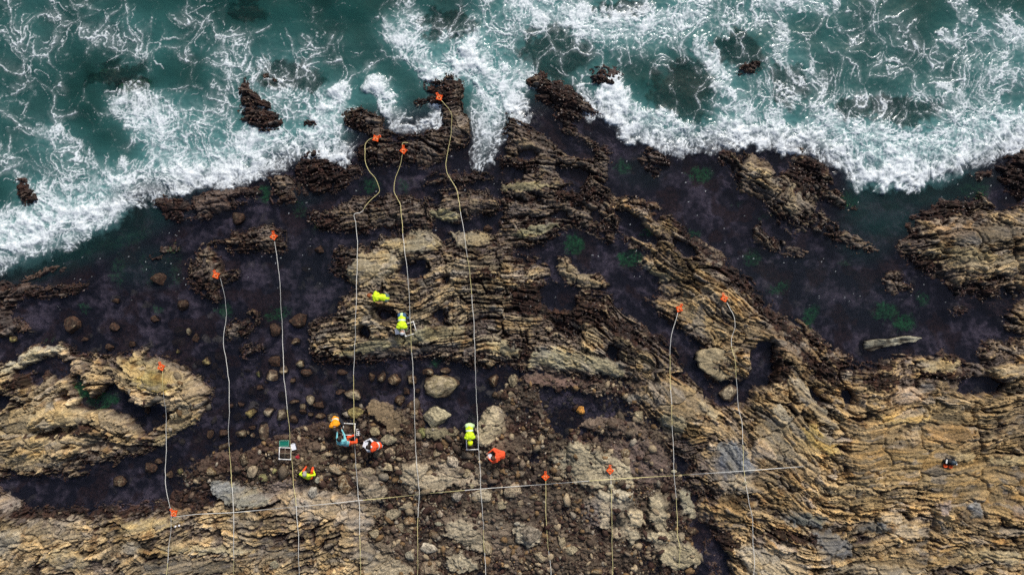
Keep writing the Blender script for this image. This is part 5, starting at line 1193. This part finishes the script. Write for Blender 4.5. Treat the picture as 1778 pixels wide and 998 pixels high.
def ik(a, b, l1, l2, pole):
    a, b = np.array(a, float), np.array(b, float); d = b - a; L = np.linalg.norm(d)
    if L > l1 + l2 - .005: b = a + d / L * (l1 + l2 - .005); d = b - a; L = np.linalg.norm(d)
    u = d / L; p = np.array(pole, float); p = p - u * (p @ u); p /= np.linalg.norm(p)
    x = (l1 * l1 - l2 * l2 + L * L) / (2 * L); h = math.sqrt(max(l1 * l1 - x * x, 0))
    return a + u * x + p * h, b
def person(px, py, heading, pose, label, shirt, pants, hair, vest=None, hat=None, hands=None, hood=None, gloves=None):
    J = {'squat': dict(pel=(0, -.12, .34), ch=(0, .10, .74), nk=(0, .19, .88), hd=(0, .29, .98), ft=((-.16, .12, .05), (.16, .12, .05)), kp=((-.5, 1, .6), (.5, 1, .6))),
         'bend': dict(pel=(0, -.22, .86), ch=(0, .22, .98), nk=(0, .36, .99), hd=(0, .50, .95), ft=((-.15, -.08, .05), (.15, -.02, .05)), kp=((-.2, 1, 0), (.2, 1, 0))),
         'kneel': dict(pel=(0, -.16, .48), ch=(0, .20, .72), nk=(0, .33, .78), hd=(0, .46, .80), ft=((-.14, -.42, .06), (.14, -.40, .06)), kp=((-.2, 1, -.6), (.2, 1, -.6))),
         'sit': dict(pel=(0, -.14, .20), ch=(0, .04, .62), nk=(0, .10, .77), hd=(0, .16, .90), ft=((-.16, .36, .05), (.16, .38, .05)), kp=((-.3, .5, 1), (.3, .5, 1))),
         'side': dict(pel=(.05, -.12, .24), ch=(-.02, .08, .62), nk=(-.03, .17, .76), hd=(-.03, .27, .86), ft=((.40, .10, .06), (.46, -.10, .06)), kp=((.3, .6, .8), (.6, -.2, .8)))}[pose]
    pel, ch, nk, hd = (np.array(J[k], float) for k in ('pel', 'ch', 'nk', 'hd'))
    up = (nk - pel) / np.linalg.norm(nk - pel); rt = np.array([1., 0, 0])
    hands = hands or ((-.17, .50, .26), (.17, .50, .26))
    bones = []      # a, b, ra, rb, group
    B = lambda a, b, ra, rb, g: bones.append((np.array(a, float), np.array(b, float), ra, rb, g))
    mid = (pel * .55 + ch * .45)
    B(pel - rt * .075, pel + rt * .075, .125, .125, 'pants'); B(pel, mid, .135, .125, 'torso'); B(pel - rt * .05, mid - rt * .05, .115, .11, 'torso'); B(pel + rt * .05, mid + rt * .05, .115, .11, 'torso')
    B(mid, ch, .125, .13, 'torso'); B(ch - rt * .09 - up * .04, ch + rt * .09 - up * .04, .115, .115, 'torso'); B(ch - rt * .10 + up * .06, ch + rt * .10 + up * .06, .085, .085, 'torso'); B(ch, nk, .10, .06, 'torso')
    B(nk, hd - (hd - nk) * .3, .055, .055, 'skin')
    f = np.array([0, hd[1] - nk[1] + .08, -.06]); f = f / np.linalg.norm(f)              # where the face looks
    if pose == 'bend': f = np.array([0, .35, -.94])
    hu = np.cross(rt, f)                                                               # crown direction
    B(hd - hu * .03, hd + hu * .035, .083, .090, 'head'); B(hd - hu * .075 + f * .025, hd - hu * .02 + f * .02, .055, .075, 'head')
    B(hd + f * .085 - hu * .01, hd + f * .105 - hu * .03, .012, .017, 'head')
    for s in (-1, 1): B(hd + rt * s * .085 + hu * .01, hd + rt * s * .088 - hu * .03, .018, .014, 'head')
    B(hd + f * .088 - hu * .062 - rt * .02, hd + f * .088 - hu * .062 + rt * .02, .010, .010, 'head')
    for k, s in ((0, -1), (1, 1)):
        sh = ch + rt * s * .175 + up * .05
        el, hnd = ik(sh, hands[k], .28, .25, (s * .9, -.5, -.1 if pose != 'bend' else .5))
        B(sh, el, .062, .048, 'sleeve'); B(el, hnd, .046, .032, 'sleeve'); B(ch + rt * s * .10 + up * .05, sh, .075, .066, 'torso')
        hf = (hnd - el) / np.linalg.norm(hnd - el); side = np.cross(hf, np.array([0, 0, 1.])); side /= max(np.linalg.norm(side), 1e-3); pn = np.cross(side, hf)
        for q in (-.024, 0, .024): B(hnd, hnd + hf * .085 + side * q, .020, .017, 'hand')
        for q, ln in ((-.036, .060), (-.012, .075), (.012, .070), (.036, .055)):
            a = hnd + hf * .085 + side * q; b = a + hf * ln * .6 + side * q * .2; B(a, b, .0105, .010, 'hand'); B(b, b + hf * ln * .35 + pn * ln * -.35, .010, .009, 'hand')
        a = hnd + hf * .03 - side * s * .03; B(a, a + hf * .035 - side * s * .03, .013, .012, 'hand'); B(a + hf * .035 - side * s * .03, a + hf * .065 - side * s * .036, .012, .010, 'hand')
        hip = pel + rt * s * .09; kn, ft = ik(hip, J['ft'][k], .43, .41, J['kp'][k])
        B(hip, kn, .092, .062, 'pants'); B(kn, ft, .060, .042, 'pants')
        dirf = np.array([s * .15, 1, 0.]); 
        if pose == 'kneel': dirf = np.array([0, -1., -.15])
        dirf /= np.linalg.norm(dirf)
        B(ft, ft + np.array([0, 0, -.01]), .048, .045, 'boot'); B(ft + dirf * -.05 - np.array([0, 0, .012]), ft + dirf * .15 - np.array([0, 0, .018]), .040, .034, 'boot')
    bm = bmesh.new()
    for a, b, ra, rb, g in bones:
        L = np.linalg.norm(b - a); n = max(int(L / (.4 * min(ra, rb))) + 1, 2)
        for i in range(n):
            t_ = i / (n - 1); bmesh.ops.create_icosphere(bm, subdivisions=2 if ra > .03 else 1, radius=ra + (rb - ra) * t_, matrix=Matrix.Translation(a + (b - a) * t_))
    tmp = bpy.data.meshes.new("tmp"); bm.to_mesh(tmp); bm.free()
    to = bpy.data.objects.new("tmp", tmp); COL.objects.link(to)
    md = to.modifiers.new("r", 'REMESH'); md.mode = 'VOXEL'; md.voxel_size = .0105; md.use_smooth_shade = True
    dg = bpy.context.evaluated_depsgraph_get(); me = bpy.data.meshes.new_from_object(to.evaluated_get(dg))
    bpy.data.objects.remove(to); bpy.data.meshes.remove(tmp)
    bm = bmesh.new(); bm.from_mesh(me)
    for _ in range(3): bmesh.ops.smooth_vert(bm, verts=bm.verts, factor=.5, use_axis_x=True, use_axis_y=True, use_axis_z=True)
    bm.to_mesh(me); bm.free()
    V = np.empty(len(me.vertices) * 3, np.float32); me.vertices.foreach_get("co", V); V = V.reshape(-1, 3)
    dmin = np.full(len(V), 9.); own = np.zeros(len(V), int)
    G = ['torso', 'sleeve', 'pants', 'skin', 'head', 'hand', 'boot']
    for a, b, ra, rb, g in bones:
        e = b - a; tt = np.clip(((V - a) @ e) / max(e @ e, 1e-9), 0, 1); d = np.linalg.norm(V - a - tt[:, None] * e, axis=1) - (ra + (rb - ra) * tt)
        m_ = d < dmin; dmin = np.where(m_, d, dmin); own = np.where(m_, G.index(g), own)
    # creases of cloth
    nrm = np.empty(len(V) * 3, np.float32); me.vertices.foreach_get("normal", nrm); nrm = nrm.reshape(-1, 3)
    cr = np.isin(own, (0, 1, 2)) * (.008 * n3(V, 9, int(px)) + .005 * n3(V, 21, int(py)))
    V = V + nrm * cr[:, None]; me.vertices.foreach_set("co", V.astype(np.float32).ravel())
    F = np.empty(len(me.polygons) * 4, np.int32) if all(len(p.vertices) == 4 for p in me.polygons) else None
    fo = np.array([own[p.vertices[0]] for p in me.polygons])
    me.materials.clear()
    for m in (shirt, M_SKIN, pants, M_SKIN, M_SKIN, gloves or M_SKIN, M_BOOT): me.materials.append(m)
    fm = np.where(fo == 1, 0, fo)
    me.polygons.foreach_set("material_index", fm.astype(np.int32)); me.polygons.foreach_set("use_smooth", np.ones(len(me.polygons), bool)); me.update()
    h = R(heading - 90)
    cen = (pel + ch + hd) / 3
    ca, sa = math.cos(h), math.sin(h)
    off = np.array([cen[0] * ca - cen[1] * sa, cen[0] * sa + cen[1] * ca])
    x, y = ref(px, py); z = max(ground_mean(x, y, .22), .0); wx, wy = at(px, py, z + .7)
    size = .88 if pose == "sit" else .95                       # adults of different build
    root = thing("person", label, "person", (wx - off[0] * size, wy - off[1] * size, z), h)
    root.scale = (size, size, size)
    me.name = "body"; body = bpy.data.objects.new("body", me); COL.objects.link(body); body.parent = root
    def shell(name, mask_v, mat, off_, mats2=None, mi=None):
        faces = [tuple(p.vertices) for p in me.polygons if all(mask_v[v] for v in p.vertices)]
        used = sorted({v for f_ in faces for v in f_}); mp = {v: i for i, v in enumerate(used)}
        vv = V[used] + nrm[used] * off_
        o = mesh_obj(name, vv, [tuple(mp[v] for v in f_) for f_ in faces], mat if mats2 is None else mats2, root, None if mi is None else [mi[f_[0]] for f_ in faces])
        sd = o.modifiers.new("cloth", 'SOLIDIFY'); sd.thickness = .010; sd.offset = -.6
        return o
    if vest is not None:
        sp = (V - pel) @ up / np.linalg.norm(nk - pel)
        band = ((sp > .30) & (sp < .42)).astype(int)
        shell("vest", (own == 0) & (sp < .99) & (sp > .02), None, .016, [vest, M_SILVER], band)
    rel = V - hd
    if hat is not None:
        shell("cap", (own == 4) & (rel @ hu > .028 - .0 * (rel @ f)), hat, .020)
        bm = bmesh.new(); fr = Vector(f); 
        bmesh.ops.create_circle(bm, cap_ends=True, segments=20, radius=.085, matrix=Matrix.Translation(Vector(hd + hu * .045 + f * .095)) @ Matrix((Vector(rt), Vector(f), Vector(hu))).transposed().to_4x4())
        r_ = bmesh.ops.extrude_face_region(bm, geom=bm.faces[:]); bmesh.ops.translate(bm, vec=Vector(hu) * .008, verts=[v for v in r_['geom'] if isinstance(v, bmesh.types.BMVert)])
        bm_obj("cap_brim", bm, hat, root)
    if hood is not None:
        shell("hood", ((own == 4) | (own == 3)) & ((rel @ f) < .055), hood, .024)
    elif hair is not None and hat is None:
        shell("hair", (own == 4) & (((rel @ hu) > .045) | ((rel @ f) < -.005)) & ((rel @ f) < .065), hair, .016)
    for s in (-1, 1):
        bm = bmesh.new(); ball(bm, hd + f * .082 + rt * s * .033 + hu * .012, .012, 2); bm_obj("eye", bm, M_EYE, root, True)
    return root
person(657, 515, 172, 'bend', "person with auburn hair bending in a yellow top and grey-green trousers on the dome", M_HIVIS, M_GREYG, M_RHAIR, None, None, ((-.2, .40, .30), (.12, .45, .25)))
person(699, 563, -88, 'bend', "person in jeans, yellow vest and pale cap bending over a frame on the dome", M_HIVIS2, M_JEANS, None, M_HIVIS, M_WCAP, ((-.10, .55, .35), (.18, .55, .3)))
person(581, 736, -72, 'squat', "dark-haired person crouching in an amber vest and dark trousers by a frame", M_DARKP, M_DARKP, M_DHAIR, M_AMBER, None, ((-.05, .62, .40), (.15, .58, .42)))
person(594, 768, 112, 'side', "dark-haired person in a light blue top and orange trousers kneeling on the gravel", M_AQUA, M_OR, M_DHAIR, None, None, ((-.12, .62, .38), (.10, .60, .42)))
person(649, 775, 170, 'squat', "seated person in an orange-red vest over white sleeves writing on a clipboard", M_WSHIRT, M_DARKP, M_DHAIR, M_OR, None, ((-.13, .52, .55), (.13, .52, .55)))
person(530, 828, 88, 'sit', "person in a grey cap and yellow top sitting with orange trousers drawn up", M_HIVIS, M_OR, None, None, M_GCAP, ((-.26, .20, .30), (.26, .20, .30)))
person(816, 753, -86, 'bend', "person in a lime yellow hooded vest bending low over a white frame", M_HIVIS2, M_HIVIS2, None, M_HIVIS, None, ((-.12, .5, .3), (.14, .5, .3)), M_LIME)
person(864, 793, 178, 'squat', "brown-haired person crouching in an orange jacket with a clipboard", M_RSHIRT, M_RSHIRT, M_BHAIR, None, None, ((-.13, .48, .55), (.13, .50, .55)))
